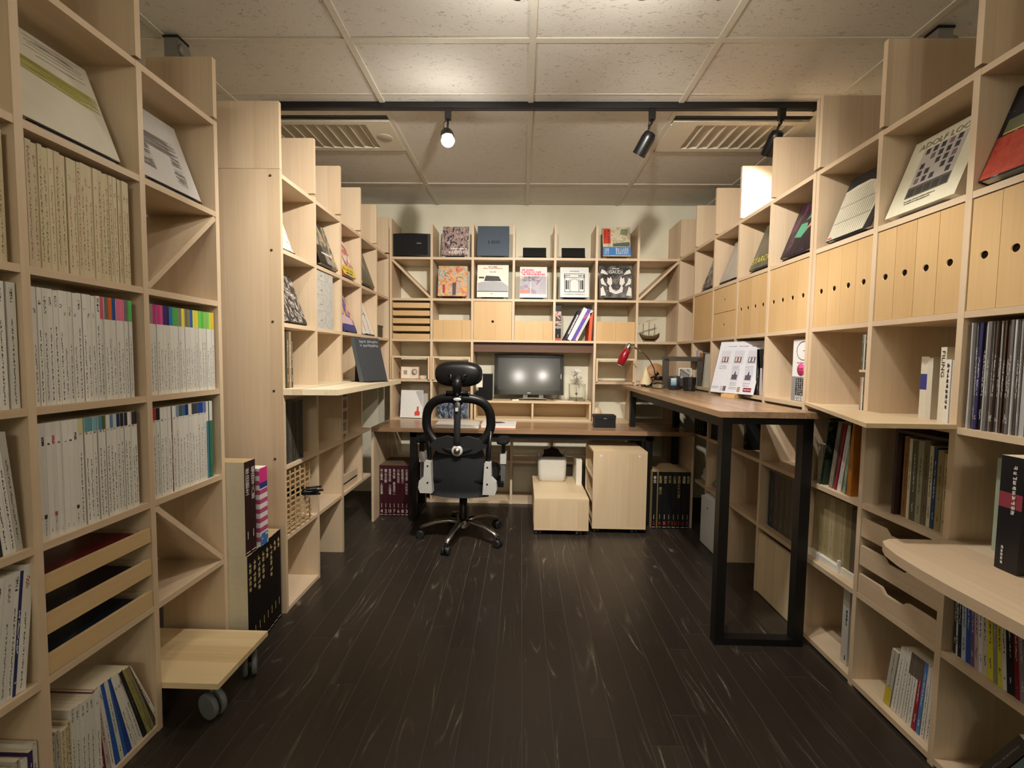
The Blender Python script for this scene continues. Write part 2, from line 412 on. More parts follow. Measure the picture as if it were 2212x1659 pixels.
# ------------------------------------------------------------------ the bookshelves
HV = {1: 2.1136, 2: 1.7655, 3: 1.4174, 4: 1.0700, 5: .7225, 6: .3720, 7: .012}
TH = .010
FR = dict(L=-1.2058, M=-1.1407, R=1.3138, B=3.854)
def ub(mb, k, a0, a1, d0, d1, z0, z1, mi=0):
    if k == 'B': return mb.box(a0, a1, FR[k]+d0, FR[k]+d1, z0, z1, mi)
    s = 1 if k == 'R' else -1
    return mb.box(FR[k]+s*d0, FR[k]+s*d1, a0, a1, z0, z1, mi)
def upanel(k, a, d, z0, z1, parent, name='divider', notch=False, t=TH):
    mat = W_ZY if k == 'B' else W_ZX
    if not notch:
        return ub(MB(), k, a-t, a+t, 0, d, z0, z1).build(name, mat, parent)
    s = 1 if k == 'R' else -1; f = FR[k]
    poly = [(f, z0+.012), (f+s*.035, z0+.012), (f+s*.035, z0), (f+s*d, z0), (f+s*d, z1), (f, z1)]
    if k == 'B': return ub(MB(), k, a-t, a+t, 0, d, z0, z1).build(name, mat, parent)
    return MB().prism(poly, 'y', a-t, a+t).build(name, mat, parent)
def ushelf(k, a0, a1, d, z, parent, name='shelf', d0=.0008, t=TH):
    return ub(MB(), k, a0, a1, d0, d, z-t, z+t).build(name, W_XY if k == 'B' else W_YX, parent)
def brace(k, a0, z0, a1, z1, d, parent, t=.009):
    """diagonal board across one cell"""
    dx, dz = a1-a0, z1-z0; ln = math.hypot(dx, dz); nx, nz = -dz/ln*t, dx/ln*t
    poly = [(a0+nx, z0+nz), (a0-nx, z0-nz), (a1-nx, z1-nz), (a1+nx, z1+nz)]
    if k == 'B': m = MB().prism(poly, 'y', FR[k]+.002, FR[k]+d); mat = W_XY
    else:
        s = 1 if k == 'R' else -1
        m = MB().prism(poly, 'x', FR[k]+s*.002, FR[k]+s*d); mat = W_YX
    m.build('brace', mat, parent)
SCREW = plain('#6e6659', .35, .8)
# --- left, near
LO = .054
HL = {i: HV[i]+LO for i in range(1, 7)}
CL = [.7261, 1.0761, 1.4261, 1.7761]; DL = .26
t = thing('bookshelf', 'tall maple magazine bookshelf with small rolling cart parked in its lowest cell', 'bookshelf', (-1.33, 1.25, 0), world=True)
for c in CL: upanel('L', c, DL, 0, HL[1]+TH, t); upanel('L', c, DL, HL[1]+TH+.001, 2.413, t, 'upper_panel', True)
for i in range(1, 7): ushelf('L', CL[0], CL[-1], DL, HL[i], t)
ushelf('L', CL[0], CL[2], DL, .012, t)
brace('L', CL[2]+.012, HL[3]+.016, CL[3]-.012, HL[2]-.016, DL, t)
brace('L', CL[2]+.012, HL[5]-.016, CL[3]-.012, HL[6]+.016, DL, t)
for z in (1.90, 1.52, 1.17):
    MB().cyl((-1.219, CL[3]+.0095, z), (-1.219, CL[3]+.0115, z), .0045, n=10).build('screw', SCREW, t)
def pole(x, y, label):
    mt = plain('#8f8c86', .4, .5); br = thing('support_pole', label, 'pole', (x, y, 0), world=True)
    MB().box(x-.022, x+.022, y-.022, y+.022, 0, 2.50).build('tube', mt, br); MB().box(x-.03, x+.03, y-.03, y+.03, 2.50, 2.645).build('sleeve', mt, br)
    MB().cyl((x+.03, y-.005, 2.60), (x+.05, y-.005, 2.60), .028, n=14).build('knob', mt, br); MB().box(x-.034, x+.034, y-.034, y+.034, 2.645, CEIL-.0062).build('rubber_pad', BLACK, br)
pole(-1.545, 2.03, 'grey metal pole pressed to the ceiling behind the magazine bookshelf')
pole(1.72, 1.985, 'grey metal pole pressed to the ceiling behind the record bookshelf')
# --- left, far
CM = [2.1307+.35*i for i in range(6)]; CM[5] = 3.843; DM = .30
t = thing('bookshelf', 'maple bookshelf with tall side panel, running to the back wall beside the desk', 'bookshelf', (-1.29, 3.0, 0), world=True)
for i, c in enumerate(CM):
    zb = 0 if i in (0, 1, 2) else HV[6]-TH if i == 3 else HV[4]-TH
    upanel('M', c, DM, zb, 2.139, t); upanel('M', c, DM, 2.1405, 2.445, t, 'upper_panel', i > 0)
for i in (1, 2, 3, 4): ushelf('M', CM[0], CM[5], DM, HV[i], t)
ushelf('M', CM[0], 3.36, DM, HV[5], t); ushelf('M', CM[0], 3.36, DM, HV[6], t); ushelf('M', CM[0], CM[1], DM, HV[7], t)
for z in (2.108, 1.765, 1.43, 1.10, .77, .37): MB().cyl((-1.185, CM[0]-.0095, z), (-1.185, CM[0]-.0115, z), .006, n=12).build('screw', SCREW, t)
MB().box(-1.4407, -1.1417, 2.842, 2.86, HV[4]+TH, HV[4]+.02).build('cleat', W_ZX, t)
# --- back
CB = [-1.127+.35*i for i in range(8)]; DB = .296
t = thing('bookshelf', 'wide maple bookshelf along the back wall around the monitor bay', 'bookshelf', (.1, 4.0, 0), world=True)
for i, c in enumerate(CB):
    top = 2.40 if 0 < i < 7 else 2.445
    if i in (3, 4): upanel('B', c, DB, HV[3]-TH, top, t); upanel('B', c, DB, 0, HV[5]-TH, t)
    else: upanel('B', c, DB, 0, top, t)
for i in (1, 2, 3, 5, 6, 7): ushelf('B', CB[0], CB[7], DB, HV[i], t)
ushelf('B', CB[0], CB[2], DB, HV[4], t); ushelf('B', CB[5], CB[7], DB, HV[4], t)
brace('B', CB[0]+.012, HV[1]-.016, CB[1]-.012, HV[2]+.016, DB, t)
brace('B', CB[6]+.012, HV[2]+.016, CB[7]-.012, HV[1]-.016, DB, t)
MB().box(CB[2]+.011, CB[5]-.011, 3.90, 3.92, 1.325, HV[3]-TH-.0005).build('valance', ROSE, t)
# --- right, near
CRN = [1.0323, 1.3823, 1.7323, 2.0823]; DR = .35
t = thing('bookshelf', 'tall maple bookshelf holding vinyl records and file boxes', 'bookshelf', (1.49, 1.56, 0), world=True)
for c in CRN: upanel('R', c, DR, 0, HV[1]+TH, t); upanel('R', c, DR, HV[1]+TH+.001, 2.445, t, 'upper_panel', True)
for i in range(1, 8): ushelf('R', CRN[0], CRN[-1], DR, HV[i] if i < 7 else .02, t)
# --- right, far
CRF = [2.1065, 2.457, 2.807, 3.157, 3.507, 3.843]
t = thing('bookshelf', 'maple bookshelf behind the walnut counter, running to the back wall', 'bookshelf', (1.49, 2.95, 0), world=True)
for i, c in enumerate(CRF):
    upanel('R', c, DR, 0 if i < 4 else HV[4]-TH, HV[1]+TH, t); upanel('R', c, DR, HV[1]+TH+.001, 2.445, t, 'upper_panel', True)
for i in (1, 2, 3, 4): ushelf('R', CRF[0], CRF[-1], DR, HV[i], t)
for i in (5, 6): ushelf('R', CRF[0], 3.355, DR, HV[i], t)
MB().box(1.664, 1.69, CRF[4], CRF[5], 0, 2.4).build('back_board', W_ZY, t)
# ------------------------------------------------------------------ printed matter helpers
def spine_mat(name, bg, fg, zones, half=.0022, dens=.5, freq=170, bgvar=.05, rough=.6):
    """paper spine with a running line of small print: zones = (z0, z1, half-width) in metres from the foot"""
    n = NT(name, rough, 0, .3); co = n.coord(); x = n.xyz(co); r = n.rnd()
    ax = n.math('ABSOLUTE', x[0])
    cb = n.n('ShaderNodeCombineXYZ'); n.l(n.math('MULTIPLY', x[0], 420), cb.inputs[0]); n.l(n.math('MULTIPLY_ADD', x[2], freq, n.math('MULTIPLY', r, 60)), cb.inputs[2])
    nz = n.noise(cb.outputs[0], 1, 1, .5)
    on = n.math('GREATER_THAN', nz, dens)
    tot = None
    for z0, z1, hw in zones:
        m = n.math('MULTIPLY', n.math('GREATER_THAN', x[2], z0), n.math('LESS_THAN', n.math('MULTIPLY_ADD', r, .04, x[2]), z1+.02))
        m = n.math('MULTIPLY', m, n.math('LESS_THAN', ax, hw))
        tot = m if tot is None else n.math('MAXIMUM', tot, m)
    front = n.math('LESS_THAN', x[1], .0012)
    f = n.math('MULTIPLY', n.math('MULTIPLY', tot, on), front)
    hs = n.n('ShaderNodeHueSaturation'); hs.inputs['Color'].default_value = lin(bg)
    n.l(n.math('MULTIPLY_ADD', r, bgvar*2, 1-bgvar), hs.inputs['Value'])
    n.color(n.mix(f, hs.outputs[0], lin(fg))); return n.mat
S_WHITE = spine_mat('white_spine', '#dcdad2', '#6a675f', [(.012, .17, .0016), (.235, .262, .0026)])
S_WHITE2 = spine_mat('white_spine_bold', '#e2e0d8', '#3b3a38', [(.01, .20, .0015), (.255, .275, .003)])
S_PLAINW = spine_mat('plain_white_spine', '#dfddd6', '#77746c', [(.012, .045, .0014)])
S_CREAM = spine_mat('cream_spine', '#cdbf9c', '#7c6950', [(.02, .262, .0022)], dens=.52)
S_RED = spine_mat('cream_spine_red', '#cfc2a2', '#9a5f4c', [(.25, .275, .003), (.02, .23, .0018)], dens=.52)
S_GREY = spine_mat('grey_spine', '#b9b5a9', '#5d5a54', [(.02, .25, .002)])
S_COLOR = {}
def s_color(c, fg='#e8e6e0'):
    if (c, fg) not in S_COLOR: S_COLOR[(c, fg)] = spine_mat('spine_'+c.lstrip('#'), c, fg, [(.03, .05, .002), (.10, .22, .0018)])
    return S_COLOR[(c, fg)]
def book_mesh(w, h, d, cover, pages=PAGES, bands=(), mirror=False):
    """a bound volume: spine at y=0, fore edge at y=d, stands on z=0; bands = (z0, z1, material) across the spine"""
    m = MB(); mats = [cover, pages]
    cs = [0] + sorted({z for b in bands for z in b[:2]} | {h}) if bands else [0, h]
    cs = sorted(set(cs))
    for z0, z1 in zip(cs, cs[1:]):
        mi = 0
        for b in bands:
            if b[0] <= z0+1e-6 and z1 <= b[1]+1e-6:
                if b[2] not in mats: mats.append(b[2])
                mi = mats.index(b[2])
        n = m.add([(-w/2, 0, z0), (w/2, 0, z0), (w/2, 0, z1), (-w/2, 0, z1)]); m.face((n, n+1, n+2, n+3), mi)
    e = min(.0012, w*.12)
    # covers left and right, page block between
    n = m.add([(-w/2, 0, 0), (-w/2, d, 0), (-w/2, d, h), (-w/2, 0, h), (w/2, 0, 0), (w/2, d, 0), (w/2, d, h), (w/2, 0, h)])
    m.face((n+1, n, n+3, n+2), 0); m.face((n+4, n+5, n+6, n+7), 0)
    n = m.add([(-w/2, 0, h), (w/2, 0, h), (w/2, d, h), (-w/2, d, h)]); m.face((n, n+1, n+2, n+3), 1)
    n = m.add([(-w/2, 0, 0), (w/2, 0, 0), (w/2, d, 0), (-w/2, d, 0)]); m.face((n+3, n+2, n+1, n), 1)
    n = m.add([(-w/2, d, 0), (w/2, d, 0), (w/2, d, h), (-w/2, d, h)]); m.face((n+1, n, n+3, n+2), 1)
    return m, mats
MCACHE = {}
def book(name, label, cat, group, w, h, d, cover, loc, rz, pages=PAGES, bands=(), lean=0):
    key = (round(w, 4), round(h, 4), round(d, 4), cover.name, pages.name, tuple((a, b, c.name) for a, b, c in bands))
    if key not in MCACHE:
        m, mats = book_mesh(w, h, d, cover, pages, bands); MCACHE[key] = m.mesh(name, mats)
    o = link(name, MCACHE[key], None, loc, (0, lean, rz)); return tag(o, label, cat, group)
QL, QR = math.pi/2, -math.pi/2
def row(k, a0, a1, zf, items, inset=.012, lean=0, label=None, group=None, name='magazine', cat='magazine', gap=.0004, jit=.004):
    """stand volumes side by side on a shelf from a0 towards a1; items = dicts(w,h,d,cover,...)"""
    sgn = 1 if a1 > a0 else -1; a = a0; out = []
    for it in items:
        w = it['w']; ln = it.get('lean', lean)
        step = w/math.cos(ln)+gap if ln else w+gap
        if (a+sgn*step - a1)*sgn > 0: break
        c = a + sgn*step/2
        ins = inset + random.random()*jit
        lift = abs(math.sin(ln))*w/2
        if k == 'B': loc = (c, FR['B']+ins, zf+lift); rz = 0
        elif k == 'R': loc = (FR['R']+ins, c, zf+lift); rz = QR
        else: loc = (FR[k]-ins, c, zf+lift); rz = QL
        out.append(book(it.get('name', name), it.get('label', label), it.get('cat', cat), it.get('group', group), w, it['h'], it['d'], it['cover'], loc, rz, it.get('pages', PAGES), it.get('bands', ()), ln))
        a += sgn*(step + it.get('after', 0))
    return out
def art(name, stops, scale=14, dist=2.0, aspect=(1, 1, 1), kind='noise', rough=.35, const=True, seed=0):
    """generic printed cover picture: colour fields from a distorted noise"""
    n = NT(name, rough, 0, .45); v = n.map(n.coord(), aspect, (seed*3.1, seed*1.7, seed*2.3))
    if kind == 'noise': f = n.noise(v, scale, 3, .6, dist)
    elif kind == 'vor': f = n.xyz(n.vor(v, scale, 'F1', 'Color'))[0]
    else:
        wv = n.n('ShaderNodeTexWave'); n.l(v, wv.inputs[0]); wv.inputs['Scale'].default_value = scale; wv.inputs['Distortion'].default_value = dist; f = wv.outputs[1]
    n.color(n.ramp(f, stops, const)); return n.mat
def face_book(label, w, h, th, loc, rz, lean, cover, edge=None, decals=(), texts=(), cat='book', name='display_book', group=None, pages=PAPER, proud=.003):
    """a book shown face-out: front cover towards local -y, foot at z=0, tipped back by lean"""
    r = thing(name, label, cat, loc, (-lean, 0, rz), group)
    fc = MB().box(-w/2, w/2, 0, .003, 0, h).build('front_cover', cover, r)
    MB().box(-w/2+.003, w/2-proud, .003, th-.003, proud, h-proud).build('page_block', pages, r)
    MB().box(-w/2, w/2, th-.003, th, 0, h).build('back_cover', edge or cover, r)
    MB().box(-w/2-.0005, -w/2+.003, .0005, th-.0005, 0, h).build('spine', edge or cover, r)
    for i, dc in enumerate(decals):
        for poly in dc[1:]: MB().prism(poly, 'y', -.0006-.0003*i, .001).build('print', dc[0], fc)
    for q in texts: write(fc, *q)
    return r
def write(parent, body, mat, u, v, w, h, y=-.0024):
    """lettering; '~' = a line of print too small to read, '#RxC' = a block of unreadable characters"""
    if body[0] == '~':
        q = random.Random(str((u, v, w))); m = MB(); a = u-w/2
        while a < u+w/2-h*.3:
            k = h*(.35+q.random()*.5); m.box(a, a+k, y+.0012, y+.0018, v-h/2*(1 if q.random() < .7 else .6), v+h/2*(1 if q.random() < .4 else .6)); a += k+h*(.18 if q.random() < .8 else .7)
        m.build('lettering', mat, parent)
    elif body[0] == '#':
        rows, cols = map(int, body[1:].split('x')); q = random.Random(str((u, v, w, h))); m = MB(); cw, ch = w/cols, h/rows
        for i in range(rows):
            for j in range(cols):
                x0, z0 = u-w/2+j*cw+cw*.1, v-h/2+i*ch+ch*.08; ww, hh = cw*.8, ch*.84; t = hh*.13
                for b in range(q.randint(2, 4)):
                    z = z0+hh*(b+.2)/4; x = x0+ww*q.random()*.25; m.box(x, x0+ww*(1-q.random()*.25), y+.0012, y+.0018, z, z+t)
                for b in range(q.randint(1, 3)):
                    x = x0+ww*(.15+.7*q.random()); m.box(x, x+ww*.13, y+.0011, y+.0018, z0+hh*q.random()*.3, z0+hh*(1-q.random()*.3))
        m.build('lettering', mat, parent)
    else: text(body, parent, mat, u, y, v, w, h)
def rect(u0, u1, v0, v1): return [(u0, v0), (u1, v0), (u1, v1), (u0, v1)]
STAND_N = 0
def stand(label, loc, rz, w=.17, h=.11, lean=R(20), group='black book stands'):
    """black sheet book stand: sloping plate with a folded lip, foot at z=0"""
    m = MB(); s, c = math.sin(lean), math.cos(lean); t = .004
    r = thing('book_stand', label, 'book stand', loc, (0, 0, rz), group)
    m.prism([(.0, .018), (s*h, .018+c*h), (s*h+t, .018+c*h), (t, .018)], 'x', -w/2, w/2, 0)
    m.build('plate', BLACK, r)
    MB().prism([(-.028, .004), (.004, .018), (.004, .022), (-.03, .008)], 'x', -w/2, w/2).build('lip', BLACK, r)
    MB().prism([(-.028, 0), (.14, 0), (.14, .004), (-.028, .004)], 'x', -w/2+.01, w/2-.01).build('foot', BLACK, r)
    return r
def shown(k, a, zf, w, h, th, label, cover, lean=R(20), ins=.02, lift=.02, slabel=None, sw=None, **kw):
    """a face-out book with the stand it rests on, in a shelf cell"""
    if k == 'B': loc = (a, FR['B']+ins, zf+lift); rz = 0; sl = (a, FR['B']+ins+.034+th/math.cos(lean)*.0, zf)
    elif k == 'R': loc = (FR['R']+ins, a, zf+lift); rz = QR; sl = (FR['R']+ins+.034, a, zf)
    else: loc = (FR[k]-ins, a, zf+lift); rz = QL; sl = (FR[k]-ins-.034, a, zf)
    # foot of the book sits on the lip, its back against the plate
    off = th/math.cos(lean)+.0005
    sgn = Vector((0, 1, 0)) if k == 'B' else Vector((1, 0, 0)) if k == 'R' else Vector((-1, 0, 0))
    stand('black book stand under %s' % slabel, Vector(loc) + sgn*(off+.0) - Vector((0, 0, lift)), rz, sw or w*.72, group=None)
    return face_book(label, w, h, th, loc, rz, lean, cover, **kw)
K = lambda c, r=.5: plain(c, r)
# ------------------------------------------------------------------ left near bookshelf: contents
rnd = random.Random(3)
def mags(n, w=(.009, .013), h=(.293, .298), d=.215, covers=(S_WHITE,), **kw):
    return [dict(w=rnd.choice([w[0], (w[0]+w[1])/2, w[1]]), h=rnd.choice(h), d=d, cover=rnd.choice(covers), **kw) for _ in range(n)]
zL = lambda i: HL[i]+TH
# second shelf: cream magazines
g = 'cream magazines on the second shelf down'
its = mags(26, (.010, .014), (.308, .311), covers=(S_CREAM, S_CREAM, S_RED)); its[7]['after'] = .003; its[19]['after'] = .005
row('L', CL[1]+.012, CL[2]-.028, zL(3), its, label='old cream magazine with dense faded spine print, beside the upper diagonal brace cell', group=g)
row('L', CL[1]-.026, CL[0]+.012, zL(3), mags(12, (.010, .016), (.305, .309), covers=(S_CREAM,)), label='old cream magazine on the frame-edge side of the cream row', group='cream magazines beyond the shelf divider')
# third shelf
its = mags(15, (.010, .013), (.298, .300), covers=(S_WHITE, S_WHITE2)); its[10]['after'] = .003
lab = 'white magazine with grey spine print, third shelf of the magazine bookshelf'
for it in its: it.update(label=lab, group='plain white magazines on the third shelf')
CT = [('pink', '#d8607e'), ('grey', '#6f6862'), ('orange', '#d9661f'), ('blue', '#214f96'), ('pink', '#e06f92'), ('pink', '#e06f92'), ('grey', '#77716a'), ('green', '#58c25c')]
def band_mag(cn, c, w, where, h=.300, z0=.235, base=S_WHITE, after=0):
    return dict(w=w, h=h, d=.215, cover=base, bands=((z0, h, s_color(c, '#3a3a3a')),), after=after, label='white magazine with %s spine top, %s' % (cn, where), group='colour-topped magazines')
b8 = [band_mag(cn, c, .0125, 'on the third shelf beside the plain white ones') for cn, c in CT]; b8[6]['after'] = .005
row('L', CL[1]+.012, CL[2]-.016, zL(4), its+b8)
CT2 = [('grey', '#7b756c'), ('grey', '#8d877d'), ('magenta', '#c4307f'), ('magenta', '#c4307f'), ('rose', '#d24a88'), ('purple', '#38206e'), ('purple', '#2c1a5c'), ('cyan', '#1f78b6'), ('green', '#4fa24c'), ('green', '#58a84e'), ('taupe', '#8a8470'), ('yellow', '#e9dd3a'), ('taupe', '#77705c'), ('olive', '#8d8760'), ('blue', '#2f62a8'), ('yellow', '#e8e046'), ('yellow', '#e8e046'), ('lime', '#72cf52'), ('green', '#5cc24e'), ('lime', '#8fcf5a'), ('lime', '#7cca54'), ('yellow', '#d8d04a'), ('yellow', '#e0c63e'), ('yellow', '#e8e046')]
row('L', CL[2]+.012, CL[3]-.011, zL(4), [band_mag(cn, c, .0135, 'in the cell under the upper diagonal brace') for cn, c in CT2])
row('L', CL[1]-.014, CL[0]+.012, zL(4), [dict(w=.018, h=.302, d=.215, cover=S_WHITE2, after=.006)]+mags(12, (.015, .019), (.302,), covers=(S_WHITE2,)), label='thick white magazine with bold spine lettering, beyond the shelf divider', group='thick white magazines on the third shelf')
# fourth shelf
its = []
for c in ('#a4434c', '#3a3a44', '#3a3a3a', '#b24a55', '#a63a4a', '#8d8d84', '#2c2c2c', '#2c2c2c'):
    its.append(dict(w=.0135, h=.303, d=.215, cover=S_PLAINW, bands=((.245, .268, spine_mat('mast_'+c[1:], '#e2e0d9', c, [(.244, .268, .0032)], dens=.42)), (.055, .066, spine_mat('dot_'+c[1:], '#dcdad2', c, [(.055, .066, .0035)], dens=.25))), label='white magazine with a small round mark low on its spine, fourth shelf', group='dot-marked white magazines'))
its.append(dict(w=.014, h=.302, d=.215, cover=S_WHITE2, bands=((.262, .302, s_color('#d8d39c', '#333333')),), label='white magazine with pale yellow spine top, fourth shelf', after=.006))
for cn, c, af in (('teal', '#5f98a4', 0), ('teal', '#5b93a3', 0), ('sky', '#7fb0c0', .004), ('blue', '#4d8fb0', 0), ('olive', '#56632f', .003), ('white', '#dfe0dc', 0), ('steel', '#6888a8', 0), ('pale grey', '#c5cac4', 0), ('navy', '#1f2f6a', 0), ('black', '#221f24', .003), ('black', '#2a272a', 0), ('white', '#e4e2dc', 0), ('plum', '#3a2844', 0), ('black', '#2a272a', 0)):
    its.append(dict(w=.0112, h=.302, d=.215, cover=S_WHITE2, bands=((.262, .302, s_color(c, '#e8e8e8')),), after=af, label='white magazine with short %s spine top, fourth shelf' % cn, group='short-topped magazines on the fourth shelf'))
row('L', CL[1]+.012, CL[2]-.011, zL(5), its)
its = [dict(w=.012, h=.296, d=.215, cover=s_color('#15161a', '#9a9a9a'), label='thin black magazine against the shelf divider, fourth shelf')]
for cn, c in (('red', '#b02c40'), ('black', '#1c1c1e'), ('white', '#dddcd6'), ('white', '#e2e0da'), ('white', '#dddcd6'), ('rust', '#8a4a2c'), ('white', '#dfe6ea'), ('steel blue', '#7f95ae'), ('green', '#4a5a48'), ('blue', '#3a66a0'), ('navy', '#1c2a58'), ('white', '#dddcd6'), ('slate', '#3f454e'), ('slate', '#3f454e'), ('blue', '#2a4a9a'), ('blue', '#2444a0'), ('blue', '#5c7cb0')):
    if cn == 'rust': its.append(dict(w=.006, h=.300, d=.215, cover=s_color(c), label='thin rust-brown magazine among white ones, fourth shelf'))
    else: its.append(dict(w=.0148, h=.302, d=.215, cover=S_WHITE2, bands=((.262, .302, s_color(c, '#e8e8e8')),), label='white magazine with short %s spine top, cell above the lower diagonal brace' % cn, group='short-topped magazines above the lower brace'))
for cn, c in (('teal-blue', '#4a7f9a'), ('green', '#3f7a5c')):
    its.append(dict(w=.0165, h=.302, d=.215, cover=s_color(c, '#2a4a4a'), bands=((.225, .302, S_PLAINW),), after=.003, label='%s magazine with white spine top at the shelf end, fourth shelf' % cn))
row('L', CL[2]+.013, CL[3]-.011, zL(5), its)
its = mags(9, (.011, .016), (.296, .302), covers=(S_GREY, S_WHITE2, s_color('#2b2d30')))
row('L', CL[1]-.024, CL[0]-.1, zL(5), its, lean=R(-5), label='leaning grey-white magazine on the fourth shelf, tipped against its neighbours', group='leaning magazines on the fourth shelf')
# fifth shelf, beyond divider: white journals leaning
its = [dict(w=.022, h=.31, d=.215, cover=S_WHITE2, bands=((.25, .31, spine_mat('red_head', '#e4e2dc', '#b0402c', [(.25, .29, .004)])),), label='thick white journal with red heading leaning on the fifth shelf'),
       dict(w=.006, h=.30, d=.215, cover=s_color('#2c3264'), label='thin navy journal leaning on the fifth shelf')] + mags(8, (.012, .018), (.302,), covers=(S_WHITE, S_WHITE2), label='white journal leaning on the fifth shelf beyond the divider', group='leaning white journals')
row('L', CL[1]-.034, CL[0]-.1, zL(6), its, lean=R(6))
# lowest shelf
its = mags(5, (.008, .012), (.24, .25), covers=(S_GREY, S_CREAM)) + mags(6, (.012, .016), (.275,), covers=(S_WHITE,))
for it in its: it.update(label='worn white magazine standing on the lowest shelf', group='worn magazines on the lowest shelf')
its += [dict(w=.014, h=.28, d=.21, cover=s_color(c), label='%s magazine on the lowest shelf' % cn, lean=R(l), group=None) for cn, c, l in (('maroon', '#6a1c34', -4),)]
cells = its
ln = 0
for cn, c, l in (('red and white', '#c9b3ae', -6), ('milk-white', '#dddcd6', -7), ('blue', '#2a57a8', -8), ('pale', '#cfd2c8', -9), ('bright blue', '#3060b4', -11), ('navy-blue', '#23408a', -12), ('white', '#e0dfd8', -13), ('grey-white', '#d4d1c8', -14), ('bone', '#dad6ca', -15), ('black', '#222022', -16), ('olive', '#a09a58', -17), ('khaki', '#8d8458', -18), ('dark photo-covered', '#4a4038', -20), ('cream', '#e2ddcf', -22)):
    cells.append(dict(w=.0118, h=.285, d=.21, cover=s_color(c, '#555555') if cn not in ('white', 'milk-white', 'grey-white', 'bone') else S_WHITE, lean=R(-l), label='leaning %s magazine on the lowest shelf, tipped towards the cart' % cn))
a = CL[1]+.013
for it in cells:
    # shear the fan: each volume leans a little more than the last
    l = it.get('lean', 0); l = -abs(l); step = it['w']/math.cos(l)+.0006
    o = book('magazine', it['label'], 'magazine', it.get('group'), it['w'], it['h'], it['d'], it['cover'], (FR['L']-.006-.004*rnd.random(), a+step/2+.0, .0225+abs(math.sin(l))*it['w']/2), QL, PAGES, (), l)
    a += step + (.0016 if l else 0)
row('L', CL[1]-.014, CL[0], .022, [dict(w=.012, h=.262, d=.21, cover=S_WHITE2), dict(w=.01, h=.25, d=.21, cover=s_color('#3c2a58'))]+mags(14, (.009, .014), (.24, .25, .255), covers=(S_WHITE, S_GREY)), label='worn white magazine on the lowest shelf beyond the divider', group='worn magazines beyond the divider')
# trays in the fifth row
def tray(k, a0, a1, z, d, front_h, label, mat, group, content=None, scoop=0):
    s = 1 if k == 'R' else -1; f = FR.get(k); am = (a0+a1)/2
    if k == 'B': r = thing('sliding_tray', label, 'tray', (am, f+d/2, z), group=group, world=True)
    else: r = thing('sliding_tray', label, 'tray', (f+s*d/2, am, z), group=group, world=True)
    ub(MB(), k, a0, a1, .012, d, z, z+.008).build('base', W_YX if k != 'B' else W_XY, r)
    if scoop:
        c0, c1 = a0+(a1-a0)*.34, a0+(a1-a0)*.40; c2, c3 = a0+(a1-a0)*.62, a0+(a1-a0)*.68
        poly = [(a0, z), (a1, z), (a1, z+front_h), (c3, z+front_h), (c2, z+front_h-.018), (c1, z+front_h-.018), (c0, z+front_h), (a0, z+front_h)]
        MB().prism(poly, 'x', f+s*.002, f+s*.014).build('front', mat, r)
    else: ub(MB(), k, a0, a1, .002, .014, z, z+front_h).build('front', mat, r)
    for q in ((a0, a0+.008), (a1-.008, a1)): ub(MB(), k, q[0], q[1], .014, d, z+.008, z+front_h*.9).build('side', W_YX if k != 'B' else W_ZY, r)
    ub(MB(), k, a0, a1, d-.008, d, z+.008, z+front_h*.9).build('back', W_YX if k != 'B' else W_XY, r)
    return r
D_YZ = wood('honey_tray_front', 'y', 'z', '#cdab7c', '#dcc092', .08)
zt = HL[6]+TH
for i, (z, cont, nm) in enumerate(((zt+.218, '#5c0f14', 'red'), (zt+.110, '#1d1a20', 'black'), (zt+.002, '#16243a', 'dark blue'))):
    tray('L', CL[1]+.012, CL[2]-.012, z, DL-.02, .052 if i else .046, 'shallow sliding tray with lipped front holding %s papers' % nm, D_YZ, 'lipped trays in the magazine shelf')
    o = MB().box(FR['L']-.02, FR['L']-DL+.05, CL[1]+.03, CL[2]-.05, 0, .035).build('paper_stack', art('tray_print_%d' % i, [(0, cont), (.55, cont), (.62, '#3a3f4a' if i else '#7a1d1c')], 9, 1.0), None, org=(0, 0, 0))
    o.location.z = z+.008; tag(o, '%s printed sheets lying in a lipped tray' % nm, 'papers')
# face-out boards on the top shelf
LINE = plain('#b9b45c', .7); PENC = plain('#8f8a86', .8)
def sketch_strokes(parent, mat, n, u0, u1, v0, v1, seed, tilt=0):
    q = random.Random(seed); m = MB()
    for _ in range(n):
        a = u0+(u1-u0)*q.random()*.25; b = u1-(u1-u0)*q.random()*.25; v = v0+(v1-v0)*q.random(); dv = (q.random()-.5)*.012+tilt
        m.prism([(a, v), (b, v+dv), (b, v+dv+.0009), (a, v+.0009)], 'y', -.0008, .0005)
    m.build('print', mat, parent)
ap = art('sketch_paper', [(.3, '#d3cdb9'), (.7, '#dcd7c5')], 6, .5, const=False, rough=.7)
ap2 = art('sketch_paper_cool', [(.3, '#cac6c0'), (.7, '#d6d2cc')], 6, .5, const=False, rough=.7)
b = shown('L', 1.234, zL(2), .275, .285, .012, 'large white drawing with a yellow-green band of lines, top shelf', ap, slabel='the white drawing with the yellow band', sw=.23)
sketch_strokes(b.children[0], LINE, 60, -.137, .137, .155, .195, 4, -.012); sketch_strokes(b.children[0], PENC, 10, -.05, .12, .22, .27, 5)
b = shown('L', 1.588, zL(2), .255, .285, .012, 'white board with a grey pencil sketch of a gate, top shelf', ap2, slabel='the pencil sketch board', sw=.22)
f = b.children[0]
sketch_strokes(f, PENC, 50, -.12, .085, .13, .19, 6, .0); sketch_strokes(f, PENC, 55, -.115, -.055, .05, .135, 7); sketch_strokes(f, PENC, 55, .03, .085, .03, .135, 8)
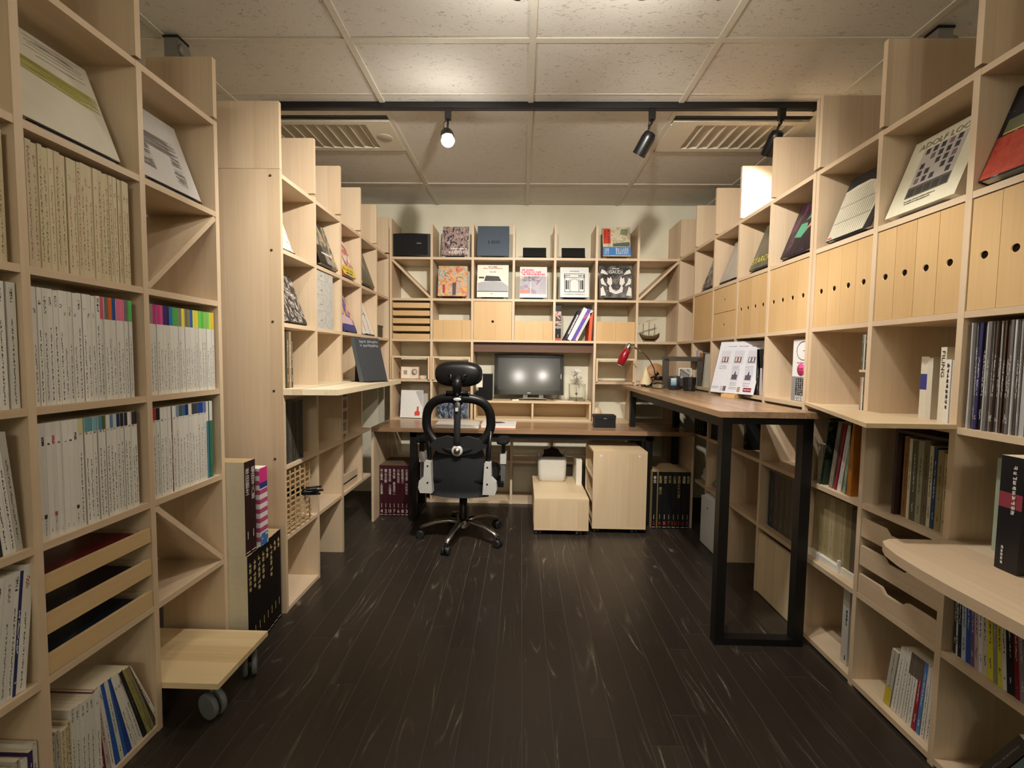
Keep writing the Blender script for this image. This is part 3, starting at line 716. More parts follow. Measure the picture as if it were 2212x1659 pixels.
# ------------------------------------------------------------------ rolling cart
t = thing('rolling_cart', 'low wooden rolling cart with pine stave top and grey casters', 'cart', (-1.24, 1.58, 0), world=True)
MB().box(-1.46, -1.012, 1.437, 1.735, .137, .157).build('top', PINE, t)
WHEEL = plain('#6c7270', .4, 0, .4, 'grey_rubber')
def caster(parent, x, y, z, r=.032, rot=0, wheel=WHEEL, name='caster', local=(0, 0, 0), fork=STEEL):
    """twin-wheel caster hanging under height z"""
    c = MB()
    c.cyl((x, y, z-.002), (x, y, r*1.2), .009, n=10); c.box(x-.02, x+.02, y-.02, y+.02, z-.004, z)
    o = c.build(name, fork, parent)
    ca, sa = math.cos(rot), math.sin(rot)
    for s in (-1, 1):
        p0 = (x+ca*s*.006, y+sa*s*.006, r); p1 = (x+ca*s*.024, y+sa*s*.024, r)
        w = MB(); w.tube([p0, ((p0[0]*.9+p1[0]*.1), (p0[1]*.9+p1[1]*.1), r), ((p0[0]*.1+p1[0]*.9), (p0[1]*.1+p1[1]*.9), r), p1], [r*.9, r, r, r*.86], 18)
        w.cyl(p1, (x+ca*s*.0255, y+sa*s*.0255, r), r*.3, n=10)
        w.build('wheel', wheel, o, org=parent['_o'] if '_o' in parent else (0, 0, 0))
    return o
for x, y, a in ((-1.07, 1.49, 1.2), (-1.065, 1.70, .5), (-1.40, 1.49, 0), (-1.40, 1.70, .4)): caster(t, x, y, .137, .045, a)
# ------------------------------------------------------------------ big art volumes in the gap by the tall panel
def art_volume(label, group, w, h, d, cover, loc, rz, title, ink, num=None, numink=None, pages=OLDP, case=None, name='art_volume', tail=True):
    r = thing(name, label, 'book', loc, (0, 0, rz), group)
    m, mats = book_mesh(w-.0008, h, d, case or cover, pages, ((0.0, h, cover),)); m.build('slipcase', mats, r)
    if title:
        n = len(title); hh = min(.028*n, h*.5)
        if title[0] == '#': n = int(title[1:]); hh = min(.026*n, h*.5); write(r, '#%dx1' % n, ink, 0, h*.93-hh/2, w*.6, hh, -.0022)
        else: text('\n'.join(title), r, ink, 0, -.0012, h*.93-hh/2, w*.62, hh)
    if tail:
        MB().box(-.0014, .0014, -.0006, .001, h*.17, h*.25).build('print', numink if False else ink, r)
        MB().box(-w*.36, w*.36, -.0006, .001, h*.025, h*.032).build('print', ink, r)
    if num: text(num, r, numink or ink, 0, -.0012, h*.10, w*.5 if len(num) < 2 else w*.62, h*.065)
    return r
BLKC = spine_mat('black_cloth', '#14100f', '#14100f', [(.1, .2, .001)], rough=.5); MARC = plain('#2a0d10', .55); MARL = plain('#3f0f1c', .45)
GOLD = plain('#c9b27c', .5); INKW = plain('#e9e2da', .6); CREAMC = plain('#d6cdb4', .7)
names = ['#5', '#5', '#6', '#5', '#2', '#6', '#2', '#2']
for i, nm in enumerate(names):
    art_volume('tall black-spined art volume with gold lettering, in the floor row beside the cart', 'black art volumes beside the cart', .0385, .435, .29, BLKC, (-1.125-.004*i, 1.808+.0385*i, 0), QL, nm, GOLD, None, None, OLDP, CREAMC if i == 0 else BLKC)
for i, (nm, lb) in enumerate((('岸田劉生', 'cream-sided dark brown art volume lying on the floor row of black volumes'), ('福田平八郎', 'dark brown art volume beside the pink striped book'))):
    art_volume(lb, None, .038, .395, .29, MARC, (-1.13, 1.808+.0385*i, .4355), QL, nm, INKW, None, None, OLDP, CREAMC if i == 0 else MARC)
def stripes_mat():
    n = NT('striped_jacket', .5); x = n.xyz(n.coord())
    s = n.math('GREATER_THAN', n.math('FRACT', n.math('MULTIPLY', x[2], 24)), .52)
    n.color(n.mix(s, lin('#ddd6d2'), lin('#b04a72'))); return n.mat
o = book('striped_book', 'pink and white striped book on the black volumes against the tall panel', 'book', None, .058, .345, .27, stripes_mat(), (-1.126, 1.918, .4355), QL, PAPER, ((0, .055, art('daisy_print', [(0, '#3d6fae'), (.5, '#3d6fae'), (.6, '#e5e8ee')], 60, 1)), (.255, .28, plain('#27357e')), (.28, .345, plain('#cf2f7f'))))
# ------------------------------------------------------------------ left far bookshelf: contents
zM = lambda i: HV[i]+TH
TXT = plain('#2b2927', .6); TXTW = plain('#e8e6e0', .6); RED = plain('#b02a26', .5); PINK = plain('#d94f8c', .5); YEL = plain('#d9d23c', .5)
# top row, face out
b = shown('M', 2.222, zM(2), .145, .26, .012, 'white board printed with grey ring outlines, first cell by the tall panel', plain('#e6e1d3', .5), slabel='the ring-printed board', ins=.025, lift=.006)
for u, v, r in ((-.05, .2, .025), (.0, .15, .027), (.04, .09, .028), (-.02, .08, .02), (.045, .19, .022), (.045, .035, .024), (-.05, .12, .02)):
    MB().tube([(u+r*math.cos(a*math.pi/8), -.0004, v+r*math.sin(a*math.pi/8)) for a in range(16)], .0008, 5, closed=True).build('print', plain('#5b564e', .7), b.children[0])
mir = art('chrome_photo', [(0, '#121212'), (.38, '#4d4a4b'), (.5, '#8c8680'), (.56, '#b7b264'), (.62, '#a06a66'), (.75, '#2a2829')], 11, 2.5, (1, 1, .5), seed=1)
b = shown('M', 2.692, zM(2), .245, .27, .03, 'dark glossy photo book shown face-out, second cell of the top row', mir, slabel='the dark glossy photo book', edge=BLACK, ins=.012, lift=.03,
          decals=[(BLACK, rect(-.122, -.02, 0, .12)), (plain('#8d887e', .4), rect(-.02, .11, .01, .045))], texts=[('~', TXTW, .02, .075, .15, .012)])
b = shown('M', 3.02, zM(2), .22, .27, .03, 'white and red picture book with yellow band, top row', art('pale_red_art', [(0, '#e3dccf'), (.45, '#d9cdbd'), (.52, '#b6605e'), (.6, '#a04a4c'), (.7, '#e6dfd2')], 9, 1.5, seed=2), slabel='the yellow-banded picture book', edge=RED, ins=.014, lift=.03,
          decals=[(plain('#dcc63a', .45), rect(-.108, .108, .004, .07))], texts=[('#1x6', plain('#6a5a20'), -.01, .043, .17, .03), ('~', TXT, 0, .018, .12, .012)])
b = shown('M', 3.375, zM(2), .27, .28, .02, 'large dark olive book with a small figure, top row near the corner', plain('#5a5645', .4), slabel='the dark olive book', edge=plain('#cfc9b8'), ins=.012, lift=.03,
          decals=[(plain('#8f846a', .5), [(.0, .14), (.03, .12), (.045, .17), (.02, .2), (-.01, .19)])])
# second row
bw = art('bw_photo', [(0, '#171615'), (.36, '#34312f'), (.46, '#6a6561'), (.52, '#b5aea6'), (.6, '#2b2927'), (.7, '#cfc9c0')], 16, 3, (1, 1, .6), seed=3)
shown('M', 2.285, zM(3), .25, .27, .012, 'black and white photo poster with torn white shapes, second row', bw, slabel='the black and white poster', ins=.018, lift=.012)
GREY = art('grey_board', [(.3, '#a9a8a0'), (.6, '#bdbcb4')], 30, .3, const=False, rough=.8)
for i, (y, w, lb) in enumerate(((2.56, .115, 'light grey concrete-look file box with faint print'), (2.667, .095, 'plain light grey file box beside the printed one'))):
    r = thing('file_box', lb, 'file box', (FR['M']-.006, y, zM(3)), (0, 0, QL))
    MB().box(-w/2, w/2, 0, .25, 0, .322).build('case', GREY, r)
    if i == 0:
        for v in (.30, .22, .14, .05): MB().box(-.012, .012, -.0006, .001, v-.006, v).build('print', plain('#86857e', .8), r)
        for v in (.27, .19, .10): MB().box(-w/2+.002, w/2-.002, -.0005, .001, v, v+.001).build('print', plain('#98978f', .8), r)
pic = art('painted_figure', [(0, '#2e3f8e'), (.4, '#34459a'), (.46, '#c98c62'), (.53, '#e0b48c'), (.58, '#c9a9b0'), (.66, '#d6bcc0'), (.75, '#2b3a80')], 7, 2, seed=4)
shown('M', 3.03, zM(3), .23, .285, .015, 'blue and orange painted picture book, second row', pic, slabel='the blue and orange picture book', edge=plain('#26347c'), ins=.018, lift=.012, decals=[(plain('#26347c', .45), rect(-.115, .115, 0, .05)), (plain('#cdb3bc', .5), [(-.09, .052), (.10, .052), (.06, .10), (-.02, .12), (-.08, .10)])])
b = shown('M', 3.40, zM(3), .22, .27, .012, 'white book with thin red and black ink strokes, second row', plain('#e8e4de', .45), slabel='the white book with ink strokes', ins=.018, lift=.012)
f = b.children[0]
for pts, mt, r in (([(-.06, .02), (-.055, .08), (-.06, .12)], RED, .003), ([(.03, .0), (.035, .06), (.045, .1), (.04, .16), (.03, .2)], TXT, .002), ([(-.02, .15), (.03, .17), (.06, .155)], TXT, .0018), ([(.035, .17), (.05, .175), (.05, .15)], RED, .003)):
    MB().tube([(u, -.0002, v) for u, v in pts], r, 5, flat=.3, upv=(0, 1, 0)).build('print', mt, f)
r = thing('storage_box', 'small dark wooden box in the shaded corner cell', 'box', (-1.29, 3.66, zM(3))); MB().box(-.12, .12, -.10, .10, 0, .085).build('body', DOAK, r); MB().box(-.123, .123, -.103, .103, .085, .1).build('lid', DOAK, r)
# third row
for i, (w, h, c, lb) in enumerate(((.05, .29, '#2c3a30', 'dark green cloth book'), (.022, .285, '#6b543a', 'brown paperback'), (.02, .288, '#9c8d72', 'beige paperback'), (.014, .28, '#4a4236', 'dark brown slim book'))):
    book('book', lb+' in the third row beside the tall panel', 'book', None, w, h, .22, s_color(c), (FR['M']-.02, 2.143+.012+[0, .037, .06, .078][i]+.015, HV[4]+TH+.029), QL)
# counter board on the fourth shelf
t = thing('counter_board', 'thick pale stave board jutting from the left shelf as a counter', 'counter', (-1.0, 2.65, HV[4]+TH), world=True)
MB().prism([(-1.40, 2.142), (-1.1407, 2.142), (-1.1407, 2.121), (-.885, 2.148), (-.865, 3.20), (-1.1407, 3.22), (-1.145, 3.149), (-1.40, 3.149)], 'z', HV[4]+TH+.0005, HV[4]+TH+.0285).build('board', PINE_Y, t)
# black book on its stand upon the counter
zc = HV[4]+TH+.0285
r = thing('display_book', 'dark grey cloth book with silver lettering propped on the pale counter board', 'book', (-.935, 2.86, zc+.006), (-R(17), 0, R(60)))
CH = plain('#33363a', .6)
fc = MB().box(-.10, .10, 0, .004, 0, .29).build('front_cover', CH, r); MB().box(-.096, .097, .004, .030, .003, .287).build('page_block', PAPER, r); MB().box(-.10, .10, .030, .034, 0, .29).build('back_cover', CH, r); MB().box(-.1005, -.096, .0, .034, 0, .29).build('spine', plain('#5b656c', .5), r)
write(fc, '~', plain('#7d7f80', .4), .01, .262, .15, .018); write(fc, '~', plain('#7d7f80', .4), .01, .236, .15, .018)
r = thing('book_stand', 'black book stand under the dark grey cloth book', 'book stand', (-.935, 2.86, zc), (0, 0, R(60)))
MB().prism([(-.03, 0), (.14, 0), (.14, .005), (-.03, .005)], 'x', -.08, .08).build('foot', BLACK, r)
MB().prism([(.045, .005), (.125, .16), (.13, .16), (.14, .005)], 'x', -.05, .05).build('plate', BLACK, r)
# fourth row (shade): old volumes, an insert
for i in range(5):
    book('old_volume', 'dark old clothbound volume in the shade below the pale counter', 'book', 'dark old volumes below the counter', .036, .305, .22, s_color(['#3a3a36', '#4a463e', '#35352f', '#454239', '#3b3a34'][i], '#8a7f66'), (FR['M']-.012, 2.165+.0375*i, zM(5)), QL)
t = thing('tray_insert', 'small grey-white tray rack in the shaded cell', 'tray rack', (-1.25, 2.90, zM(5)), world=True)
for i in range(4): MB().box(-1.36, -1.15, 2.845, 2.93, zM(5)+.03+i*.075, zM(5)+.05+i*.075).build('tray', plain('#b7b3a8', .6), t)
MB().box(-1.36, -1.15, 2.93, 2.938, zM(5), zM(5)+.30).build('side', W_ZX, t)
# fifth row: lattice rack with pens
t = thing('lattice_rack', 'wooden lattice rack of crossed sticks holding black pens', 'rack', (-1.25, 2.30, zM(6)), world=True)
ST = plain('#c4a77c', .6)
z0 = zM(6)
for i in range(11):
    z = z0+.012+i*.028
    MB().box(-1.150, -1.144, 2.15, 2.40, z, z+.006).build('stick', ST, t)
    MB().box(-1.25, -1.150, 2.15+.0, 2.156, z, z+.006).build('stick', ST, t)
for i in range(5): MB().box(-1.1437, -1.1385, 2.17+i*.05, 2.176+i*.05, z0+.0005, z0+.318).build('upright', ST, t)
for i in range(5): MB().box(-1.25, -1.244, 2.17+i*.05, 2.176+i*.05, z0+.0005, z0+.318).build('upright', ST, t)
for i in range(11): MB().box(-1.244, -1.238, 2.15, 2.40, z0+.012+i*.028, z0+.018+i*.028).build('stick', ST, t)
for i in range(6):
    q = random.Random(i); y = 2.29+.012*(i % 3); z = z0+.155+.014*(i//2)
    o = MB().cyl((-1.235, y, z), (-1.075+.02*q.random(), y+.04*q.random(), z+.01*q.random()), .0055, n=8).build('pen', BLACK); tag(o, 'black pen stuck through the wooden lattice rack', 'pen', 'black pens in the lattice rack')
# drawer and papers at the shaded end
t = thing('small_drawer', 'small pale wooden drawer box standing open in the dark cell by the desk', 'drawer', (-1.25, 3.1, zM(6)), world=True)
MB().box(-1.38, -1.16, 2.86, 3.13, zM(6)+.04, zM(6)+.05).build('base', W_YX, t); MB().box(-1.172, -1.16, 2.86, 3.13, zM(6), zM(6)+.10).build('front', W_YX, t); MB().box(-1.38, -1.37, 2.86, 3.13, zM(6), zM(6)+.10).build('back', W_YX, t)
# ------------------------------------------------------------------ back bookshelf: contents
zB = lambda i: HV[i]+TH
CC = [(CB[i]+CB[i+1])/2 for i in range(7)]
# speaker
t = thing('speaker', 'black curved tabletop speaker with a small silver badge', 'speaker', (CC[0], 3.99, zB(1)))
sp = []
for i in range(13):
    u = -.162+.324*i/12; sp.append((u, -.105-.02*math.cos(u/.162*math.pi/2)))
MB().prism(sp+[(.14, .09), (-.14, .09)], 'z', .012, .20).build('body', plain('#0b0b0c', .6), t)
MB().prism([(-.11, -.10), (.16, -.10), (.13, .06), (-.1, .06)], 'z', 0, .0125).build('foot', BLACK, t)
MB().box(.045, .085, -.1275, -.122, .112, .120).build('badge', STEEL, t)
MB().prism([(u, v-.0015) for u, v in sp[1:-1]]+[(u, v+.001) for u, v in sp[1:-1]][::-1], 'z', .02, .192).build('grille', plain('#101011', .9), t)
# face-out books, upper rows
cub = art('figure_collage', [(0, '#1d1c22'), (.36, '#453c44'), (.44, '#8a7a78'), (.5, '#cbbab2'), (.56, '#7c3430'), (.6, '#a08f8a'), (.68, '#2b2a38')], 22, 3, (1, 1, .55), seed=5)
shown('B', -.582, zB(1), .225, .268, .025, 'dark collage exhibition book with large white lettering, top row', cub, slabel='the dark collage book', edge=PAPER, ins=.02, lift=.018, lean=R(14), texts=[('~', TXTW, .03, .063, .13, .013), ('cubiste', TXTW, .03, .034, .165, .036)])
b = shown('B', -.258, zB(1), .272, .275, .03, 'slate blue book with faint emblem and number, top row', plain('#4b5866', .5), slabel='the slate blue book', ins=.02, lift=.018, lean=R(14), texts=[('100', plain('#1b2434', .5), .01, .125, .10, .03)])
for i in range(8): MB().tube([(.0+.02*math.cos(i*math.pi/4), -.0003, .185+.02*math.sin(i*math.pi/4)), (.0+.042*math.cos(i*math.pi/4+.3), -.0003, .185+.032*math.sin(i*math.pi/4+.3))], .0008, 5).build('print', plain('#6b6a5e', .6), b.children[0])
for x in (.098, .43): stand('empty black book stand on the top row between books', (x, FR['B']+.05, zB(1)), 0, .20, .085, R(14), 'empty black book stands on the top row')
uk = art('landscape_print', [(0, '#cfc4a8'), (.5, '#d6ccb2'), (.56, '#b7a88a'), (.62, '#cbbfa2'), (.7, '#8f8a72')], 9, 1.5, seed=6)
shown('B', .795, zB(1), .235, .268, .03, 'landscape print book with red title panel and blue wrapper band, top row', uk, slabel='the landscape print book', edge=plain('#8a6a3c'), ins=.02, lift=.022, lean=R(14),
      decals=[(plain('#c8402c', .5), rect(-.112, -.05, .115, .255)), (plain('#3f7fbe', .5), rect(-.1176, .1176, .008, .085)), (plain('#4f6158', .6), [(-.03, .09), (.11, .09), (.11, .13), (.05, .125), (-.03, .115)]), (plain('#7f8a6a', .6), [(.03, .20), (.09, .19), (.10, .25), (.04, .25)])],
      texts=[('#5x1', TXT, -.068, .185, .022, .12), ('#4x1', TXT, -.095, .20, .016, .08), ('#5x7', TXTW, .045, .047, .11, .06), ('#5x3', TXTW, -.085, .047, .04, .06)])
pi = art('bright_figures', [(0, '#c65a4e'), (.34, '#c9897a'), (.42, '#d8b04a'), (.48, '#d9a58c'), (.54, '#6fa0a6'), (.6, '#cfc9a4'), (.68, '#c9837c'), (.76, '#3b3a44')], 9, 2.5, seed=7)
b = shown('B', -.603, zB(2), .25, .268, .025, 'brightly coloured figure painting book, second row', pi, slabel='the bright painting book', edge=plain('#b98a82'), ins=.018, lift=.022, lean=R(10), decals=[(RED, rect(-.085, -.065, .03, .10)), (plain('#3d4450'), rect(.0, .03, .01, .12))])
for u, v, r in ((-.075, .115, .03), (.06, .15, .03), (-.05, .19, .022)):
    MB().tube([(u+r*math.cos(a*.7), -.0004, v+r*.7*math.sin(a*.7)) for a in range(8)], .002, 5).build('print', RED if u < -.06 else TXT, b.children[0])
b = shown('B', -.257, zB(2), .268, .285, .03, 'white book with a grey curved building on its cover, second row', plain('#e4dfd0', .45), slabel='the white book with grey building', ins=.015, lift=.016, lean=R(10),
      decals=[(plain('#a5a6a8', .5), [(-.128, .055), (.131, .055), (.131, .10), (.08, .135), (.0, .14), (-.09, .135), (-.128, .125)]), (plain('#2e2e30', .5), [(-.075, .142), (.075, .142), (.05, .185), (-.06, .19)]), (plain('#32304a', .5), rect(-.132, .131, .047, .054)), (plain('#3a3a3a', .5), rect(-.12, -.075, .165, .18))],
      texts=[('~', TXT, 0, .268, .08, .009), ('~', RED, 0, .255, .165, .007), ('~', TXT, .0, .224, .055, .006), ('~', TXT, -.01, .03, .02, .005)])
pk = art('stadium_photo', [(0, '#9f9aa6'), (.45, '#a6a1ac'), (.54, '#b5aab2'), (.62, '#8e8792')], 8, 1.0, seed=8, const=False)
b = shown('B', .092, zB(2), .232, .272, .02, 'pale book with red lettering over a grey photograph, second row', plain('#ddd6d2', .45), slabel='the red-lettered pale book', ins=.018, lift=.016, lean=R(10),
      decals=[(pk, rect(-.02, .11, .03, .19), rect(-.115, -.025, .07, .19)), (plain('#cf7f74', .5), rect(-.115, -.025, .035, .069)), (plain('#c9c0a0', .5), rect(-.115, -.08, .165, .19))],
      texts=[('~', plain('#d24a6e', .5), -.05, .245, .10, .016), ('~', plain('#d24a6e', .5), -.02, .226, .17, .016), ('~', plain('#d24a6e', .5), -.0, .206, .19, .018), ('~', TXT, -.05, .175, .09, .008), ('~', TXT, -.04, .162, .11, .008), ('~', TXT, -.02, .149, .145, .008)])
b = shown('B', .443, zB(2), .245, .265, .02, 'white book with a line-drawn triumphal arch and name below, second row', plain('#d7dbd8', .4), slabel='the white arch book', edge=BLACK, ins=.018, lift=.022, lean=R(10),
      decals=[(TXT, rect(-.085, .085, .045, .05), rect(-.085, -.08, .045, .19), rect(.08, .085, .045, .19), rect(-.04, -.036, .05, .16), rect(.036, .04, .05, .16), rect(-.075, -.06, .07, .15), rect(-.055, -.047, .07, .15), rect(.06, .075, .07, .15), rect(.047, .055, .07, .15), rect(-.09, .09, .172, .176), rect(-.088, .088, .205, .209), rect(-.088, -.082, .176, .209), rect(.082, .088, .176, .209), rect(-.04, .04, .228, .232))],
      texts=[('COSIMO MORELLI', TXT, 0, .026, .17, .011), ('~', TXT, -.055, .19, .05, .012), ('~', TXT, .055, .19, .05, .012)])
MB().tube([(.038*math.cos(a*math.pi/10), -.0003, .125+.038*math.sin(a*math.pi/10)) for a in range(11)], .0014, 5).build('print', TXT, b.children[0])
b = shown('B', .795, zB(2), .272, .28, .03, 'dark book with symmetrical white statue photograph and white title, second row', art('statue_ground', [(0, '#1b1a19'), (.45, '#45423e'), (.55, '#6c6760'), (.65, '#2b2a28')], 14, 1, seed=9), slabel='the symmetrical statue book', edge=plain('#cfc4a4'), ins=.012, lift=.022, lean=R(10),
      texts=[('GAUDÍ', TXTW, 0, .228, .115, .036), ('~', TXTW, 0, .256, .06, .007)])
SW = plain('#dedbd4', .5); f = b.children[0]
for s in (-1, 1):
    for poly in ([(0, .03), (.055*s, .05), (.06*s, .09), (.045*s, .11), (.03*s, .075), (0, .055)], [(.03*s, .12), (.05*s, .10), (.075*s, .13), (.07*s, .18), (.055*s, .165), (.045*s, .185), (.035*s, .165)], [(.075*s, .10), (.125*s, .12), (.13*s, .16), (.11*s, .175), (.1*s, .14)], [(.065*s, .20), (.13*s, .215), (.12*s, .25), (.09*s, .235)], [(.085*s, .02), (.13*s, .015), (.13*s, .08), (.11*s, .10)]):
        MB().prism(poly, 'y', -.0006, .001).build('print', SW, f)
# third row
for i in range(5): tray('B', CB[0]+.016, CB[1]-.016, zB(3)+.001+i*.066, DB-.02, .043, 'slim honey-wood letter tray in the rack of five', D_XZ, 'letter trays in the back shelf')
def hole_panel(w, h, hx, hz, r, t=.016, n=24):
    """upright front board (faces -y) with one round finger hole"""
    m = MB(); ang = sorted([2*math.pi*i/n for i in range(n)] + [math.atan2(b-hz, a) % (2*math.pi) for a, b in ((w/2-hx, h), (-w/2-hx, h), (-w/2-hx, 0), (w/2-hx, 0))])
    P, C_ = [], []
    for a in ang:
        c, s = math.cos(a), math.sin(a)
        k = min([q for q in ((((w/2-hx) if c > 0 else (-w/2-hx))/c if abs(c) > 1e-9 else 9), ((h-hz if s > 0 else -hz)/s if abs(s) > 1e-9 else 9))])
        P.append((hx+c*k, hz+s*k)); C_.append((hx+c*r, hz+s*r))
    k = len(ang)
    a0 = m.add([(u, 0, v) for u, v in P]); a1 = m.add([(u, 0, v) for u, v in C_]); a2 = m.add([(u, .0042, v) for u, v in C_])
    for i in range(k):
        j = (i+1) % k
        m.face((a0+i, a0+j, a1+j, a1+i)[::-1], 0); m.face((a1+i, a1+j, a2+j, a2+i)[::-1], 0, True)
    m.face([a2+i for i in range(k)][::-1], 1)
    n0 = m.add([(-w/2, 0, 0), (w/2, 0, 0), (w/2, 0, h), (-w/2, 0, h), (-w/2, t, 0), (w/2, t, 0), (w/2, t, h), (-w/2, t, h)])
    for q in ((0, 1, 5, 4), (1, 2, 6, 5), (2, 3, 7, 6), (3, 0, 4, 7), (5, 6, 7, 4)): m.face([n0+i for i in q][::-1], 0)
    return m
HOLE_SHADE = plain('#160f09', .9, 0, .1)  # shade of the box interior, painted on a disc closing the finger hole
def box_drawer(k, a, z, w, h, label, group, mat, hz=None, r=.012, d=.24, ins=.004, hx=0):
    if k == 'B': loc, rz = (a, FR['B']+ins, z), 0
    else: loc, rz = (FR['R']+ins, a, z), QR
    t = thing('drawer_box', label, 'drawer', loc, (0, 0, rz), group)
    hole_panel(w, h, hx, hz or h/2, r).build('front', [mat, HOLE_SHADE], t)
    m = MB(); m.box(-w/2+.002, w/2-.002, .016, d, .001, h-.002); m.build('box', mat, t)
    return t
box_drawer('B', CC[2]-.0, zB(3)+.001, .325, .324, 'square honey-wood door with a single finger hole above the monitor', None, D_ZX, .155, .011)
def low_box(k, i, label, seams):
    w = .326; t = thing('file_bin', label, 'file bin', (CC[i], FR['B']+.006, zB(3)))
    e = [-w/2] + [s*w for s in seams] + [w/2]
    for a, b in zip(e, e[1:]): MB().box(a+.0006, b-.0006, 0, .012, 0, .165).build('front_board', D_ZX, t)
    MB().box(-w/2, w/2, .012, .2, 0, .008).build('base', D_ZX, t); MB().box(-w/2, -w/2+.008, .012, .2, .008, .16).build('side', D_ZX, t); MB().box(w/2-.008, w/2, .012, .2, .008, .16).build('side', D_ZX, t); MB().box(-w/2, w/2, .2, .21, 0, .16).build('back', D_ZX, t)
low_box('B', 1, 'half-height honey-wood bin beside the letter trays', (-.24, .26)); low_box('B', 3, 'half-height honey-wood bin beside the square door', (-.26, .25)); low_box('B', 5, 'half-height honey-wood bin next to the model ship', (0,))
# leaning books right of centre
def bk(label, x, w, h, lean, cover, d=.2, bands=(), texts=(), y=.03):
    o = book('book', label, 'book', None, w, h, d, cover, (x, FR['B']+y, zB(3)+abs(math.sin(lean))*w/2), 0, PAPER, bands, lean)
    for body, mt, v, tw, th in texts: MB().box(-tw/2, tw/2, -.0008, .0005, v-th/2, v+th/2).build('print', spine_mat('spine_line', '#241c3a', '#e0d8d8', [(0, 1, .006)], dens=.42, freq=110), o)
    return o
bk('black upright video-sized book with a picture spine, third row', .309, .05, .30, 0, s_color('#141618'), bands=((.13, .25, art('spine_photo', [(0, '#1a1418'), (.5, '#c99a90'), (.58, '#6a4a58')], 14, 1)), (.25, .30, s_color('#2a2c2e')), (0, .022, plain('#b5402c')), (.105, .125, plain('#8f8f8a'))), texts=())
bk('dark plum leaning book with white spine lettering, third row', .372, .026, .285, R(26), s_color('#241c3a'), texts=(('~', TXTW, .15, .014, .18),))
bk('white leaning book, third row', .405, .036, .305, R(27), plain('#d9dde0', .4), bands=((.03, .05, s_color('#d9dde0', '#555566')),))
bk('purple and pink leaning book, third row', .441, .027, .30, R(27), art('purple_pink', [(0, '#5a48b4'), (.5, '#5a48b4'), (.56, '#c0508a')], 16, .6), texts=())
bk('thin white leaning book with pale print, third row', .468, .02, .29, R(27), S_WHITE2)
bk('bright orange book leaning slightly against the divider, third row', .583, .026, .24, R(3), plain('#d9552c', .5))
# model ship
t = thing('model_ship', 'small brown wooden model sailing ship', 'model ship', (1.115, 3.97, zB(3)))
BR = plain('#5a4326', .7); SAIL = plain('#cdbf98', .8)
m = MB()
hull = []
for i, (x, hw, zt, zb) in enumerate(((-.085, .004, .075, .06), (-.06, .02, .062, .02), (-.02, .028, .055, .012), (.03, .028, .056, .012), (.065, .022, .066, .02), (.085, .012, .08, .045))):
    hull.append(m.add([(x, -hw, zt), (x, -hw*.8, (zt+zb)/2), (x, 0, zb), (x, hw*.8, (zt+zb)/2), (x, hw, zt)]))
for a, b in zip(hull, hull[1:]):
    for j in range(4): m.face((a+j, b+j, b+j+1, a+j+1), 0, True)
    m.face((a+4, b+4, b, a), 0)
m.face([hull[0]+j for j in range(5)], 0); m.face([hull[-1]+j for j in range(5)][::-1], 0); m.build('hull', BR, t)
MB().box(-.05, .05, -.02, .02, 0, .014).build('cradle', BR, t)
for x, h in ((-.055, .17), (-.005, .19), (.045, .16)): MB().cyl((x, 0, .05), (x, 0, h), .0022, n=6).build('mast', BR, t)
for a, b in (((-.095, 0, .155), (.0, 0, .185)), ((-.03, 0, .18), (.06, 0, .205)), ((-.12, 0, .07), (-.06, 0, .075))): MB().cyl(a, b, .002, n=6).build('spar', BR, t)
MB().prism([(-.085, .16), (-.01, .185), (-.01, .175), (-.085, .151)], 'y', -.002, .002).build('furled_sail', SAIL, t); MB().prism([(-.01, .186), (.055, .205), (.05, .192), (-.005, .172)], 'y', -.002, .002).build('furled_sail', SAIL, t)
for i in range(6): MB().cyl((-.05+.02*i, -.02, .058), (-.05+.02*i, -.02, .072), .0015, n=5).build('rail_post', BR, t)
# cubby inserts
def cubby(a, label, w=.325):
    t = thing('cubby_box', label, 'box', (a, FR['B']-.02, zB(4)))
    MB().box(-w/2, w/2, 0, .25, .185, .20).build('top', BOXX, t)
    for s in (-1, 1): MB().box(s*w/2, s*(w/2-.014), 0, .25, .0, .1845).build('side', BOXW, t)
cubby(CC[0], 'open wooden cubby box above the leaning white card'); cubby(CC[1], 'open wooden cubby box behind the chair headrest'); cubby(CC[5], 'open wooden cubby box above the black case')
# open storybook in the left cubby
t = thing('open_book', 'small open book with round illustration standing in the cubby', 'book', (CC[0]-.03, 3.92, zB(4)), (-R(6), 0, 0))
MB().prism([(-.075, 0), (0, .012), (0, .02), (-.078, .012)], 'z', .004, .105).build('left_page', plain('#e3d8c4', .7), t); MB().prism([(.075, 0), (0, .012), (0, .02), (.078, .012)], 'z', .004, .105).build('right_page', plain('#e3d8c4', .7), t)
MB().prism([(-.082, .006), (0, .022), (.082, .006), (.082, .011), (0, .027), (-.082, .011)], 'z', 0, .108).build('cover', plain('#c98a6c', .6), t)
MB().tube([(.04+.022*math.cos(a*math.pi/8), .0035, .06+.024*math.sin(a*math.pi/8)) for a in range(16)], .003, 6, closed=True).build('print', plain('#3f5f6c', .6), t); MB().lathe([(0, 0), (.018, 0), (.018, .002), (0, .002)], 16, 0, (0, 0, 0)).build('print', plain('#d9b29a', .6), t, (.04, .0045, .06), (math.pi/2, 0, 0))
MB().box(-.055, -.025, .0015, .006, .04, .075).build('print', plain('#9a9488', .7), t)
o = MB().box(-.025, .025, 0, .004, 0, .03).build('card', plain('#d6d0c2', .7), None, (CC[0]+.085, 3.95, zB(4)), (-.1, 0, 0)); tag(o, 'small blank card beside the open book', 'card')
